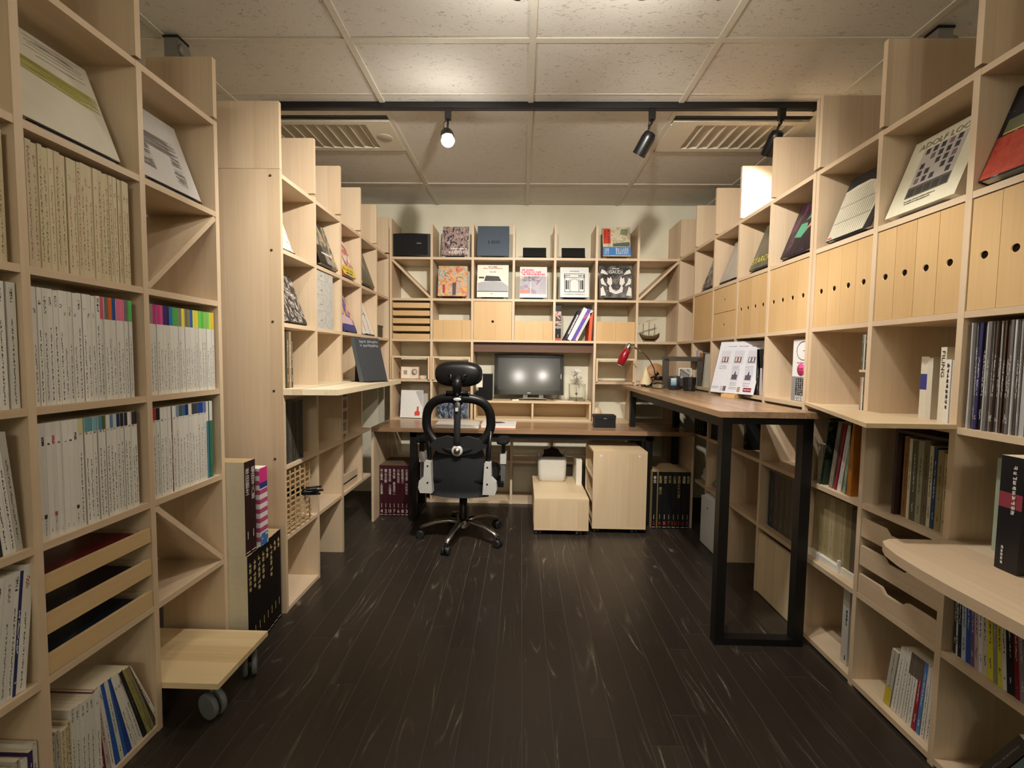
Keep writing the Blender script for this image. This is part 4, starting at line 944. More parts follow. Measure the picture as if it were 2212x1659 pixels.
# cards in the cells behind the desk
r = face_book('white card with a red bottle drawing leaning in the left cell', .20, .245, .008, (CC[0]-.015, 3.91, zB(5)+.004), R(-4), R(9), plain('#e6e6e4', .4), decals=[(plain('#cf4a3a', .5), [(.03, .02), (.075, .02), (.078, .05), (.064, .065), (.064, .10), (.048, .10), (.048, .065), (.028, .05)]), (plain('#b9b9bb', .5), [(.03, .235), (.095, .1), (.099, .244)])], name='art_card', cat='card')
MB().box(-.09, .09, -.012, .03, -.004, 0).build('foot_lip', BLACK, r)
o = MB().box(-.085, .085, 0, .006, 0, .30).build('board', plain('#d9d6ca', .6), None, (CC[0]+.03, 4.03, zB(5)+.0015), (-R(5), 0, 0)); tag(o, 'pale grey board behind the red bottle card', 'board')
face_book('dark blue photo book standing in the cell behind the chair', .26, .21, .012, (CC[1], 3.92, zB(5)+.004), 0, R(10), art('city_photo', [(0, '#1b2332'), (.45, '#39465c'), (.52, '#8d9aa8'), (.57, '#2a3444')], 26, 1.5, (1, 1, .4), seed=11), edge=BLACK)
# black case with round label beyond the headrest
t = thing('magazine_file', 'black magazine file with a white tag beside the monitor', 'magazine file', (-.33, 3.93, .9075))
MB().prism([(-.075, 0), (.075, 0), (.075, .225), (-.01, .225), (-.04, .16), (-.04, .08), (-.075, .06)], 'y', -.06, .08).build('case', BLACK, t); MB().box(-.06, -.005, -.0615, -.06, .11, .225).build('tag', PAPER, t); MB().box(-.035, -.01, -.0622, -.0615, .17, .2).build('print', TXT, t)
# ------------------------------------------------------------------ right bookshelves: contents
zR = lambda i: HV[i]+TH
# top row, face out
b = shown('R', 1.575, zR(2), .265, .285, .035, 'cream book with a picture of a windowed facade, beside the red book', plain('#ded9bf', .5), slabel='the cream facade book', edge=plain('#d9d3b8'), ins=.012, lift=.020, pages=PAPER,
          decals=[(plain('#b9b2aa', .5), rect(-.075, .085, .055, .235)), (plain('#57524c', .5), rect(-.075, .085, .055, .095))], texts=[('ADOLF LOOS', plain('#8d8672', .6), .0, .252, .20, .022), ('~', plain('#6e6a5c', .6), -.01, .042, .12, .005), ('~', plain('#6e6a5c', .6), -.015, .033, .10, .005)])
WN = plain('#3d3742', .5); f = b.children[0]
for i in range(5):
    for j in range(5):
        u, v = -.062+.029*j, .105+.027*i
        if (i+j) % 7 == 3: continue
        MB().box(u, u+.015, -.0016, .001, v, v+.019).build('print', WN if (i*3+j) % 5 else plain('#7d6468', .5), f)
for j in range(5): MB().box(-.068+.031*j, -.045+.031*j, -.0016, .001, .06, .085).build('print', plain('#3a3630', .5), f)
b = shown('R', 1.905, zR(2), .25, .285, .02, 'dark book with a striped white arch on its cover, beside the cream book', plain('#2b2b2c', .35), slabel='the striped arch book', edge=BLACK, ins=.014, lift=.020,
          decals=[(plain('#dcd6c0', .5), [(-.123, .004), (.085, .004), (.10, .10), (.09, .17), (.06, .215), (.01, .235), (-.06, .235), (-.123, .225)])])
f = b.children[0]
for i in range(17): MB().box(-.118+i*.0125, -.1165+i*.0125, -.0013, .001, .006, .22 if i < 13 else .19-.02*(i-13)).build('print', plain('#8a8576', .6), f)
for v in (.075, .15): MB().box(-.12, .092, -.0014, .001, v, v+.0015).build('print', plain('#6a665a', .6), f)
MB().box(-.117, -.095, -.0014, .001, .008, .014).build('print', RED, f)
b = shown('R', 1.235, zR(2), .27, .285, .03, 'red and dark book at the shelf by the records', art('dusk_photo', [(0, '#16171f'), (.45, '#20222e'), (.55, '#8f98b8'), (.63, '#2a2c38')], 7, 1.5, seed=12), slabel='the red and dark book', edge=BLACK, ins=.012, lift=.025,
          decals=[(art('red_texture', [(.3, '#a83a2e'), (.6, '#c2503e')], 40, .5, const=False), rect(-.1345, .1345, .003, .13)), (plain('#6a6a4e', .5), rect(-.12, .13, .135, .18)), (plain('#c9b45c', .5), rect(-.12, .13, .134, .139))])
shown('R', 2.265, zR(2), .235, .28, .02, 'dark book with green glass and hand picture', art('night_still', [(0, '#17141a'), (.42, '#241a22'), (.5, '#3c2436'), (.58, '#5a3048'), (.66, '#1d191c')], 8, 1.2, seed=13), slabel='the green glass book', edge=plain('#1b1418'), ins=.016, lift=.025,
      decals=[(plain('#4f9c7c', .35), [(-.06, .10), (.0, .085), (.03, .12), (.01, .16), (-.04, .165)], [(-.01, .175), (.06, .19), (.07, .22), (.02, .21)]), (plain('#c9836a', .4), [(.02, .12), (.10, .15), (.11, .175), (.05, .17)]), (plain('#d9d2c8', .4), [(.03, .21), (.05, .225), (.11, .235), (.06, .24)])])
shown('R', 2.60, zR(2), .205, .28, .02, 'olive grey book with yellow lettering', art('olive_photo', [(.3, '#4d4a3c'), (.6, '#6c6656'), (.75, '#8a8474')], 8, 1.0, (1, 1, .5), const=False, seed=14), slabel='the yellow-lettered book', edge=BLACK, ins=.016, lift=.025, texts=[('STARCK', YEL, .0, .05, .19, .036)])
shown('R', 2.975, zR(2), .245, .29, .012, 'grey book with pale folded cloth picture', art('folds', [(.25, '#8d877c'), (.5, '#b4ada0'), (.7, '#a29b90')], 5, 2, (1, 1, .35), const=False, seed=15), slabel='the folded cloth book', edge=BLACK, ins=.016, lift=.02)
shown('R', 3.30, zR(2), .19, .22, .015, 'black and white photo book near the back corner', bw, slabel='the small photo book near the corner', edge=plain('#b9b2a6'), ins=.016, lift=.025)
# file boxes with finger holes
zf = zR(3)+.001
for i, (c0, c1, where) in enumerate(((CRN[0], CRN[1], 'under the red and dark book'), (CRN[1], CRN[2], 'under the cream facade book'), (CRN[2], CRN[3], 'under the striped arch book'), (CRF[0], CRF[1], 'under the green glass book'), (CRF[1], CRF[2], 'under the yellow-lettered book'))):
    w = (c1-c0-.022)/4
    for j in range(4):
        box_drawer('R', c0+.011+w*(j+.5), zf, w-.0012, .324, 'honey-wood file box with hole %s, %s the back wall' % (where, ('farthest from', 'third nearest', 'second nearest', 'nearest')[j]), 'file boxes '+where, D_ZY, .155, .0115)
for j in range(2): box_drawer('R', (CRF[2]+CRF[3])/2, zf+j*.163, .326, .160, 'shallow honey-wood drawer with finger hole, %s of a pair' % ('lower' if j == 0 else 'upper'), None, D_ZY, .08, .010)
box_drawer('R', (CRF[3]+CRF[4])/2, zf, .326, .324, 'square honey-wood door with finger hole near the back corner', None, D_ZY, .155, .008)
# records
RN = {'#b7b6b8': 'silver', '#8f8d8a': 'mid-grey', '#9a948c': 'taupe', '#6e6a68': 'dark grey', '#a9a4a0': 'pale grey', '#4c4a50': 'slate', '#c4c2c0': 'whitish', '#7d7470': 'brown-grey', '#5a463c': 'brown', '#34305c': 'indigo', '#2a2826': 'black'}
q = random.Random(21); a = CRN[1]-.020
for i in range(34):
    w = q.choice((.004, .004, .006, .009)); c = q.choice(('#b7b6b8', '#8f8d8a', '#9a948c', '#6e6a68', '#a9a4a0', '#4c4a50', '#c4c2c0', '#7d7470', '#5a463c', '#34305c', '#2a2826'))
    o = book('vinyl_record', 'vinyl record in a thin %s plastic-wrapped sleeve in the record row' % RN[c], 'record', 'vinyl records in the record row', w, .312, .312, s_color(c, '#b8b8b8'), (FR['R']+.008+q.random()*.012, a-w/2, zR(4)), QR, PAGES, (), R(q.choice((0, 0, .6, -.5))))
    a -= w+.0012+(.003 if q.random() < .2 else 0)
# white paperbacks, vertical titles
def upbk(k, y, z, w, h, d, cover, label, ins=.02, bands=(), lean=0, group=None, pages=PAGES, name='book'):
    x = FR[k]+ins if k == 'R' else FR[k]-ins
    return book(name, label, 'book', group, w, h, d, cover, (x, y, z+abs(math.sin(lean))*w/2), QR if k == 'R' else QL, pages, bands, lean)
z4 = zR(4)
o = upbk('R', 1.592, z4, .030, .215, .15, plain('#dcd7c6', .6), 'white paperback with a small blue spine label', .09, ((.10, .155, plain('#39408c')),)); write(o, '~', TXT, 0, .19, .004, .002)
o = upbk('R', 1.566, z4, .020, .21, .15, plain('#d6d1c2', .6), 'plain white paperback next to the blue-labelled one', .085)
o = upbk('R', 1.487, z4, .020, .245, .17, plain('#e2ddcc', .6), 'cream paperback with bold capital letters down its spine', .055); text('FILING', o, TXT, 0, -.0012, .19, .011, .085, spin=-math.pi/2)
o = upbk('R', 1.466, z4, .020, .205, .15, plain('#e6e3da', .6), 'white paperback with Japanese spine lettering and ruled foot', .052); write(o, '#9x1', TXT, 0, .12, .011, .15)
o = upbk('R', 1.449, z4, .012, .203, .15, plain('#c9c4c0', .6), 'grey-covered paperback next to the Japanese-lettered one', .054)
for i in range(3): upbk('R', 1.749+.0085*i, z4, .0075, .135, .12, s_color(('#4a4a40', '#d6d3c8', '#b08a70')[i], '#77746c'), 'slim disc case standing in the empty-looking cell', .003, group='slim disc cases', name='disc_case')
for i in range(3): upbk('R', 1.749+.0085*i, z4+.1645, .0075, .135, .12, s_color(('#3a3a36', '#c9c4b4', '#5a5a50')[i], '#9a978c'), 'slim disc case on the little inner ledge', .003, group='slim disc cases on the ledge', name='disc_case')
o = MB().box(FR['R']+.002, FR['R']+.16, CRN[2]+.010, CRN[2]+.045, z4+.155, z4+.164).build('ledge', W_YX); tag(o, 'little wooden ledge holding disc cases inside the cell', 'ledge')
# the white G book on the counter-level shelf
r = thing('display_book', 'thick white book with large letter G, pink sticker and grey wrapper', 'book', (FR['R']+.03, 2.185, z4), (0, 0, QR))
MB().box(-.07, .07, 0, .035, 0, .30).build('body', plain('#e6e6e8', .4), r)
MB().box(-.0705, .0705, -.0008, .0355, 0, .12).build('wrapper_band', plain('#8a8d90', .45), r)
write(r, '#8x6', TXT, .01, .072, .10, .085, -.0032); write(r, '#2x6', TXTW, .01, .017, .10, .028, -.0032)
MB().tube([(.012+.052*math.cos(a*math.pi/16), -.0004, .245+.044*math.sin(a*math.pi/16)) for a in range(3, 33)], .0016, 6).build('print', plain('#5c5f64', .5), r)
MB().box(.012, .064, -.0012, .001, .2435, .2468).build('print', plain('#5c5f64', .5), r); write(r, '~', plain('#8a8a90'), .01, .188, .09, .004)
MB().lathe([(0, 0), (.030, 0), (.030, .001), (0, .001)], 28, 0).build('sticker', PINK, r, (.0, -.0012, .155), (math.pi/2, 0, 0)); write(r, '~', plain('#8c2050'), 0, .158, .04, .007, -.0042); write(r, '~', plain('#8c2050'), 0, .146, .04, .007, -.0042)
# books behind the acrylic sheet
for i, (w, c) in enumerate(((.03, '#23262e'), (.02, '#bfb4b8'), (.04, '#2a2826'))): upbk('R', 2.49+.034*i, z4, w, .26, .2, s_color(c), ('dark magazine', 'pale pink booklet', 'black magazine')[i]+' behind the leaning acrylic sign', .02, lean=R((-4, -9, 0)[i]))
for i, (w, h, c, lb, ln) in enumerate(((.04, .27, '#b6b2b4', 'grey binder', 0), (.02, .25, '#b0683c', 'orange-brown paperback', 4), (.022, .25, '#3b3428', 'dark brown leaning paperback', 9), (.03, .24, '#c3c2b4', 'pale leaning booklet', 9))): upbk('R', 3.47-.042*i, z4, w, h, .2, s_color(c), lb+' in the cell beside the dark frame', .03, lean=R(ln))
# ---- below the counters
z5 = zR(5)
for i, (w, h, c, ln, lb, ins) in enumerate(((.03, .17, '#d2cdbd', 0, 'short white booklet', .04), (.012, .30, '#2c3a2c', 5, 'dark green photo-covered magazine', .02), (.02, .29, '#8c8272', 8, 'beige magazine', .02), (.012, .29, '#8f2a34', 9, 'crimson magazine', .02), (.022, .285, '#d3d0cb', 9, 'white magazine', .02), (.012, .30, '#9fae96', 5, 'pale green magazine', .015), (.02, .31, '#b8762e', 1, 'orange magazine', .015))):
    upbk('R', 2.03-[0, .05, .10, .128, .152, .188, .215][i], z5, w, h, .22, s_color(c, '#555555'), lb+' leaning in the cell beside the steel leg', ins, lean=R(ln))
upbk('R', 1.985, z5, .006, .29, .22, art('green_night_photo', [(0, '#18211a'), (.5, '#25332a'), (.58, '#5a685a'), (.64, '#1c241e')], 20, 1.5), 'dark green picture-covered album leaning under the maple counter', .01, lean=R(9))
DB_ = plain('#33211a', .5); 
r = thing('slipcase', 'dark brown open slipcase around old volumes', 'slipcase', (FR['R']+.14, 1.62, z5), world=True)
MB().box(FR['R']+.02, FR['R']+.25, 1.600, 1.612, z5, z5+.305).build('side', DB_, r); MB().box(FR['R']+.02, FR['R']+.25, 1.395, 1.600, z5+.295, z5+.305).build('top', DB_, r)
for i, (w, h, c, lb) in enumerate(((.020, .285, '#8d6238', 'tan leather-look volume'), (.012, .28, '#d3ccb4', 'thin cream volume'), (.022, .275, '#5b5a48', 'mottled green-black volume'), (.022, .28, '#9c977f', 'grey-beige volume with dark dots'), (.020, .285, '#6f6650', 'umber volume'), (.014, .27, '#cdc6ac', 'ivory volume'), (.014, .268, '#27466e', 'navy blue volume'), (.022, .262, '#9a8d68', 'khaki volume'), (.018, .255, '#b5a77e', 'straw-coloured volume'), (.018, .262, '#a89e84', 'faded beige volume'))):
    upbk('R', 1.586-sum((.020, .012, .022, .022, .020, .014, .014, .022, .018, .018)[:i])-w/2-.0005*i, z5, w-.001, h, .17, s_color(c, '#d8d2ba' if i in (2, 6) else '#3a3428'), lb+' inside the dark slipcase', .032)
upbk('R', 1.30, z5, .012, .27, .2, plain('#a8b5a2', .6), 'pale green thin book beside the large black volume', .06)
# big black volume on the low curved board
r = thing('art_volume', 'large black volume with white spine lettering and red patch on the curved board', 'book', (1.265, 1.165, HV[5]+.0125), (0, 0, QR))
m, mats = book_mesh(.055, .30, .27, plain('#15151b', .4), PAGES, ((.165, .205, plain('#8f3848', .5)),)); m.build('slipcase', mats, r); MB().box(-.0285, -.0275, .004, .26, .002, .298).build('cover_board', plain('#17171c', .4), r)
write(r, '#10x1', TXTW, .008, .215, .012, .13, -.003); write(r, '#5x1', TXTW, -.01, .04, .008, .05, -.003)
# curved low board
t = thing('counter_board', 'low maple board with rounded front edge below the records', 'counter', (1.2, 1.1, HV[5]-.01), world=True)
MB().prism([(1.3128, .60), (1.045, .60)] + [(1.045, 1.09), (1.050, 1.17), (1.060, 1.25), (1.078, 1.315), (1.10, 1.352), (1.135, 1.371), (1.3128, 1.371)], 'z', HV[5]-.018, HV[5]+TH+.0004).build('board', W_YX, t)
# small tapered maple counter
t = thing('counter_board', 'thin tapered maple counter beside the walnut counter end', 'counter', (1.2, 1.6, HV[4]+TH), world=True)
MB().prism([(1.313, 2.10), (1.046, 1.372), (1.313, 1.372)], 'z', HV[4]+.004, HV[4]+TH+.008).build('board', BOXX, t)
# fifth row
z6 = zR(6)
for i, zz in enumerate((z6+.001, z6+.112, z6+.223)):
    tray('R', CRN[1]+.012, CRN[2]-.012, zz, DR-.03, .075 if i < 2 else .07, 'pale maple tray with scooped front, %s of three' % ('lowest', 'middle', 'topmost')[i], W_YX, 'scooped trays', scoop=1)
for i in range(9):
    upbk('R', 2.05-.033*i, z6+.03, .0325, .272 if i < 7 else .255, .2, s_color(['#a89a74', '#b0a27c', '#a3956e', '#b4a784', '#9e9069', '#aa9c78', '#8d7f5c', '#5c5444', '#3a352c'][i], '#6a5c40'), 'aged cream cloth volume in the row held by a white rail' if i < 7 else ('dark brown volume at the end of the cream row' if i == 8 else 'drab brown volume next to the cream row'), .05, group='aged cream volumes' if i < 7 else None, pages=OLDP, name='old_volume')
t = thing('book_rail', 'white L-shaped book rail holding the cream volumes', 'rail', (1.38, 1.93, z6), world=True)
MB().box(1.345, 1.355, 1.87, 2.07, z6, z6+.029).build('rail', WHITE, t); MB().box(1.3551, 1.58, 1.76, 2.07, z6, z6+.029).build('plinth', PAPER, t); MB().box(1.345, 1.355, 1.87, 1.88, z6+.029, z6+.055).build('stop', WHITE, t)
cols = [('#39404a', 'dark slate'), ('#d9dcd8', 'white'), ('#20242e', 'black'), ('#b9c4d8', 'pale blue'), ('#2c4fa0', 'royal blue'), ('#6a5a80', 'violet'), ('#c9a9b4', 'pink'), ('#d9dbe0', 'silver-white'), ('#cfc6b0', 'sand'), ('#d8d03a', 'yellow'), ('#8c8c84', 'grey'), ('#d9d23f', 'bright yellow'), ('#d6d8d4', 'chalk-white'), ('#1d191b', 'jet black'), ('#7a1a2c', 'dark red'), ('#8d8490', 'mauve-grey'), ('#241c18', 'brown-black'), ('#8a4a30', 'rust'), ('#4a5660', 'steel grey')]
a = CRN[1]-.018
for i, (c, nm) in enumerate(cols):
    w = (.008, .006, .012, .014, .014, .012, .012, .012, .014, .016, .012, .012, .012, .02, .012, .014, .02, .02, .02)[i]; ln = R(-2 - i*.25)
    upbk('R', a-w/2, z6, w-.0008, .285, .21, s_color(c, '#333333' if i in (1, 3, 6, 7, 8, 9, 11, 12) else '#c9c9c9'), '%s magazine standing under the curved board' % nm, .03-.001*i, lean=ln); a -= w/math.cos(ln)+.0008
DC = ['#3a4650', '#564a4c', '#5a5648', '#605a4a', '#6a665a', '#4a4448']
for i in range(6): upbk('R', 2.405-.048*i, z6, .046, .30, .2, s_color(DC[i], '#a29a80'), ('dark blue-grey', 'dusky plum', 'olive', 'drab', 'grey', 'purple-grey')[i]+' clothbound volume in the row behind the steel leg', .04, name='old_volume')
# lowest row
z7 = .0305
for i, (w, c, nm, h) in enumerate(((.028, '#c9b83a', 'grey journal with a yellow foot', .22), (.022, '#cfcfcb', 'grey-white journal', .25), (.02, '#dadada', 'white journal with bold print', .26), (.018, '#d3d6da', 'white journal', .26), (.018, '#d9dad2', 'ivory journal', .26), (.014, '#9c2a3c', 'white and red journal', .26), (.014, '#5a86c0', 'sky blue journal', .26), (.014, '#c4b6bc', 'blush journal', .26), (.020, '#d4dade', 'ice-white journal', .262))):
    base = S_WHITE2 if i != 0 else S_GREY
    upbk('R', 1.60-sum((.034, .024, .022, .02, .02, .016, .016, .016, .022)[:i])-w/2+.008, z7, w-.001, h, .2, base if i not in (5, 6) else s_color(c, '#e0e0e0'), nm+' leaning on the lowest shelf', .03, ((0, .07, plain(c, .5)),) if i == 0 else ((.18, h, plain('#6a5e54')),) if i in (3, 4, 5) else (), R(7-.5*i))
o = upbk('R', 1.812, z7, .036, .315, .25, plain('#d3d1cb', .5), 'tall white book with dark red top edge on the lowest shelf', .03, (), 0, None, plain('#5a1420')); write(o, '#4x1', TXT, .006, .20, .012, .07); write(o, '#2x1', TXT, .006, .03, .008, .02)
for i, (w, c, nm) in enumerate(((.034, '#4a453e', 'dark grey leaning binder'), (.03, '#6e8684', 'blue-green leaning binder'), (.02, '#cfcfcb', 'white leaning booklet'), (.026, '#dddcd4', 'chalky leaning booklet'), (.014, '#c9be3a', 'yellow leaning booklet'))):
    upbk('R', 1.285-.040*i, z7, w-.001, .26, .2, s_color(c, '#8a8a84'), nm+' at the bottom beside the low board', .04, lean=R(27-i*.5))
# panel closing the low cell behind the steel leg
t = thing('storage_board', 'light maple sliding panel across the low cell behind the steel leg', 'panel', (1.325, 2.28, 0), world=True)
e = [2.118, 2.205, 2.29, 2.375, 2.446]
for i in range(4): MB().box(1.318, 1.332, e[i]+.0005, e[i+1]-.0005, .004, .335).build('stave', wood('panel_stave_%d' % i, 'z', 'y', ('#cdb792', '#d8c4a0', '#cbb48e', '#d3be98')[i], '#e6d6b6', .03), t)
# ------------------------------------------------------------------ under the counter
t = thing('computer_tower', 'white slab-shaped computer tower on the floor beside the shelf', 'computer', (1.35, 2.97, 0), world=True)
MB().box(1.275, 1.47, 2.80, 3.125, .006, .335).build('case', plain('#dfe2ea', .35), t); MB().prism([(1.285, .335), (1.46, .335), (1.44, .35), (1.305, .35)], 'y', 2.81, 3.11).build('top_cover', plain('#e4e6ec', .3), t)
MB().cyl((1.2745, 3.02, .27), (1.2755, 3.02, .27), .008, n=14).build('power_button', GREYP, t)
for y in (2.83, 3.10): MB().box(1.29, 1.45, y-.015, y+.015, 0, .0061).build('foot', GREYP, t)
pm = NT('clear_film', .12); pm.b.inputs['Transmission Weight'].default_value = .85; pm.b.inputs['IOR'].default_value = 1.2; pm.color('#e2e2de')
CLR = pm.mat
def crumple(seed, r, c, squash=.6):
    q = random.Random(seed); m = MB(); m.ball(c, r, r, r*squash, 14, 8)
    m.v = [(x+q.uniform(-.2, .2)*r, y+q.uniform(-.2, .2)*r, max(z+q.uniform(-.2, .2)*r*squash, 0)) for x, y, z in m.v]; m.s = [False]*len(m.s); return m
o = crumple(1, .085, (0, 0, .06), .75).build('plastic_bag', plain('#cfcfca', .3), None, (1.41, 3.23, zR(6))); tag(o, 'crumpled white plastic bag on the low shelf', 'plastic bag')
o = crumple(2, .075, (0, 0, .045), .6).build('plastic_wrap', CLR, None, (1.40, 3.04, zR(6))); tag(o, 'bundle of clear plastic wrap beside the white bag', 'plastic wrap')
o = crumple(3, .09, (0, 0, .04), .45).build('dark_bag', plain('#3d362e', .5), None, (1.55, 3.12, zR(6))); tag(o, 'dark crumpled bag behind the clear wrap', 'bag')
for i in range(9):
    upbk('R', 3.33-.034*i, z5, .033, .26+.01*(i % 3), .2, s_color('#131314' if i % 4 else '#1c1a1a', '#8a8a86'), 'black-spined volume in the dark row under the walnut counter', -.02+.004*i if i < 4 else .02, group='black volumes under the counter')
upbk('R', 2.75, z5, .03, .28, .2, s_color('#17171a', '#c9c9c4'), 'black volume with white print alone in the dark cell', .06)
# ------------------------------------------------------------------ walnut desk along the back shelf
DT = .733
t = thing('desk', 'long walnut desk on black steel frames along the back bookshelf', 'desk', (.08, 3.6, 0), world=True)
MB().box(-1.139, 1.308, 3.367, 3.795, DT-.032, DT).build('desktop', WALX, t)
MB().box(-.85, 1.02, 3.40, 3.43, DT-.075, DT-.0325).build('apron', BLACKM, t); MB().box(-.85, 1.02, 3.74, 3.77, DT-.075, DT-.0325).build('apron', BLACKM, t)
for x in (-.85, .955):
    m = MB(); m.box(x, x+.05, 3.40, 3.45, .0, DT-.0325); m.build('leg', BLACKM, t)
    MB().box(x, x+.05, 3.72, 3.77, .0, DT-.0325).build('leg', BLACKM, t); MB().box(x, x+.05, 3.45, 3.72, 0, .05).build('foot_bar', BLACKM, t)
MB().box(-1.139, -1.121, 3.37, 3.835, 0, DT-.0325).build('side_panel', W_ZY, t)
MB().box(1.290, 1.308, 3.37, 3.835, 0, DT-.0325).build('side_panel', W_ZY, t)
# ------------------------------------------------------------------ high walnut counter on the right
CT_ = 1.055
t = thing('counter_table', 'high walnut counter on black steel loop legs along the right bookshelf', 'table', (1.08, 2.88, 0), world=True)
MB().prism([(.855, 1.93), (.855, 3.838), (1.272, 3.838), (1.272, 1.93)], 'z', CT_-.026, CT_).build('top', WAL, t)
for y in (1.96, 3.60):
    MB().box(.880, .922, y, y+.045, 0, CT_-.0265).build('leg', BLACKM, t); MB().box(1.227, 1.272, y, y+.045, 0, CT_-.0265).build('leg', BLACKM, t)
    MB().box(.922, 1.227, y, y+.045, 0, .03).build('foot_bar', BLACKM, t); MB().box(.922, 1.227, y, y+.045, CT_-.058, CT_-.0265).build('top_bar', BLACKM, t)
MB().box(.885, .918, 2.005, 3.60, CT_-.075, CT_-.0265).build('side_rail', BLACKM, t)
# ------------------------------------------------------------------ monitor riser and monitor
t = thing('monitor_riser', 'low maple riser box with two compartments under the monitor', 'shelf box', (.10, 3.95, DT), world=True)
RZ = .905
MB().box(-.405, .603, 3.850-.004, 4.13, RZ-.018, RZ).build('top', BOXX, t); MB().box(-.405, .603, 3.853, 4.13, DT+.0005, DT+.014).build('bottom', BOXX, t)
for x in (-.405, .092, .587): MB().box(x, x+.016, 3.8505, 4.13, DT+.014, RZ-.018).build('upright', BOXW, t)
MB().box(-.389, .587, 4.12, 4.13, DT+.014, RZ-.018).build('back', BOXX, t)
SCR = NT('glossy_screen', .32, 0, .25); SCR.color('#060708'); SCR.b.inputs['Coat Weight'].default_value = 1; SCR.b.inputs['Coat Roughness'].default_value = .10
GLB = plain('#08080a', .12, 0, .6, 'piano_black')
t = thing('monitor', 'black flat-screen monitor on a silver arched foot', 'monitor', (.067, 3.975, RZ), (0, 0, 0))
TL = -R(7)
pn = MB(); pn.box(-.308, .308, -.012, .03, .045, .405); pn.box(-.2, .2, .03, .07, .08, .36)
pn = pn.build('casing', GLB, t, (0, 0, 0), (TL, 0, 0))
MB().box(-.275, .275, -.0135, -.0125, .085, .385).build('screen', SCR.mat, pn)
MB().box(-.29, .295, -.0145, -.0125, .046, .074).build('chin', GLB, pn); MB().box(-.014, .016, -.0152, -.0145, .058, .063).build('badge', STEEL, pn); MB().box(.283, .287, -.014, -.0125, .19, .23).build('logo_light', WHITE, pn)
MB().box(-.05, -.01, .0, .02, .01, .06).build('neck', STEEL, t); MB().box(.09, .13, .0, .02, .01, .06).build('neck', STEEL, t)
MB().tube([(-.16, -.03, .004), (-.08, -.05, .014), (.04, -.055, .02), (.14, -.045, .014), (.22, -.03, .004)], .006, 8, flat=.6).build('foot', STEEL, t)
MB().box(-.10, .16, -.04, .06, .0, .012).build('base_plate', GLB, t)
o = MB().box(-.03, .03, -.008, .008, 0, .01).build('remote', WHITE, None, (-.05, 3.89, RZ), (0, 0, .4)); tag(o, 'small white remote lying before the monitor', 'remote')
# paper flower in glass case
t = thing('flower_display', 'white paper flower on a thin wire in a clear box', 'ornament', (.49, 3.98, RZ))
MB().cyl((0, 0, .003), (0, 0, .012), .006, n=10).build('weight', CHROME, t); MB().ball((0, 0, .06), .011).build('bead', CHROME, t); MB().cyl((0, 0, .0), (0, 0, .21), .0016, n=6).build('stem', plain('#6a6048', .5), t)
for i in range(34):
    q = random.Random(i); th = q.random()*6.28; ph = q.uniform(-.6, 1.4); L_ = q.uniform(.045, .065)
    d = Vector((math.cos(th)*math.cos(ph), math.sin(th)*math.cos(ph), math.sin(ph))); c = Vector((0, 0, .225))
    MB().tube([c, c+d*L_*.6+Vector((0, 0, .008)), c+d*L_], [.002, .007, .003], 6, flat=.25).build('petal', plain('#efeee6', .7), t)
gl = NT('clear_acrylic', .03); gl.b.inputs['Transmission Weight'].default_value = 1; gl.b.inputs['IOR'].default_value = 1.12; gl.color('#f4f4f0')
for x0, x1, y0, y1 in ((-.07, -.068, -.06, .06), (.068, .07, -.06, .06), (-.068, .068, -.06, -.058)): MB().box(x0, x1, y0, y1, 0, .15).build('case_wall', gl.mat, t)
MB().box(-.07, .07, -.06, .06, .0, .002).build('case_floor', gl.mat, t)
o = MB().prism([(-.08, -.03), (.08, -.03), (.07, .03), (-.06, .03)], 'z', 0, .003).build('loose_papers', PAPER, None, (.38, 3.89, RZ)); tag(o, 'loose white papers before the flower box', 'papers')
# ------------------------------------------------------------------ things on the desk
def flat_book(label, x, y, w, d, h, rz, cover, edge, art_=None):
    r = thing('flat_book', label, 'book', (x, y, DT), (0, 0, rz))
    MB().box(-w/2, w/2, -d/2, d/2, 0, .003).build('back_cover', edge, r); MB().box(-w/2+.002, w/2-.002, -d/2+.002, d/2-.002, .003, h-.003).build('page_block', PAPER, r)
    f = MB().box(-w/2, w/2, -d/2, d/2, h-.003, h).build('front_cover', cover, r)
    if art_: MB().prism(art_, 'z', h-.001, h+.0008).build('print', plain('#4a4a4a', .6), f)
    return r
flat_book('grey-white catalogue lying on the desk behind the chair', -.50, 3.54, .34, .26, .018, .05, art('linen_print', [(.3, '#c9c7c2'), (.6, '#d9d7d2')], 20, 1, const=False), PAPER, None)
flat_book('white book with red edges and grey plant print lying on the desk', -.17, 3.54, .27, .24, .026, -.02, plain('#e6e4e2', .45), plain('#c2474c', .5), [(-.09, .0), (-.02, -.04), (.05, -.01), (.02, .05), (-.05, .06)])
t = thing('storage_case', 'small black latched case on the desk', 'case', (.665, 3.58, DT))
MB().box(-.082, .082, -.055, .055, 0, .07).build('body', plain('#17171a', .45), t); MB().box(-.085, .085, -.058, .058, .071, .098).build('lid', plain('#1b1b1e', .45), t); MB().ball((0, -.058, .072), .016, .004, .007, 12, 6).build('latch', GREYP, t)
# wooden balls / discs
t = thing('wooden_balls', 'pale round wooden disc lamp-like ornament behind the black case', 'ornament', (.655, 3.93, HV[5]+TH)); MB().ball((0, 0, .062), .055, .05, .062, 20, 12).build('ball', BOXW, t); MB().lathe([(0, 0), (.03, 0), (.03, .006), (0, .006)], 16).build('base', BOXW, t)
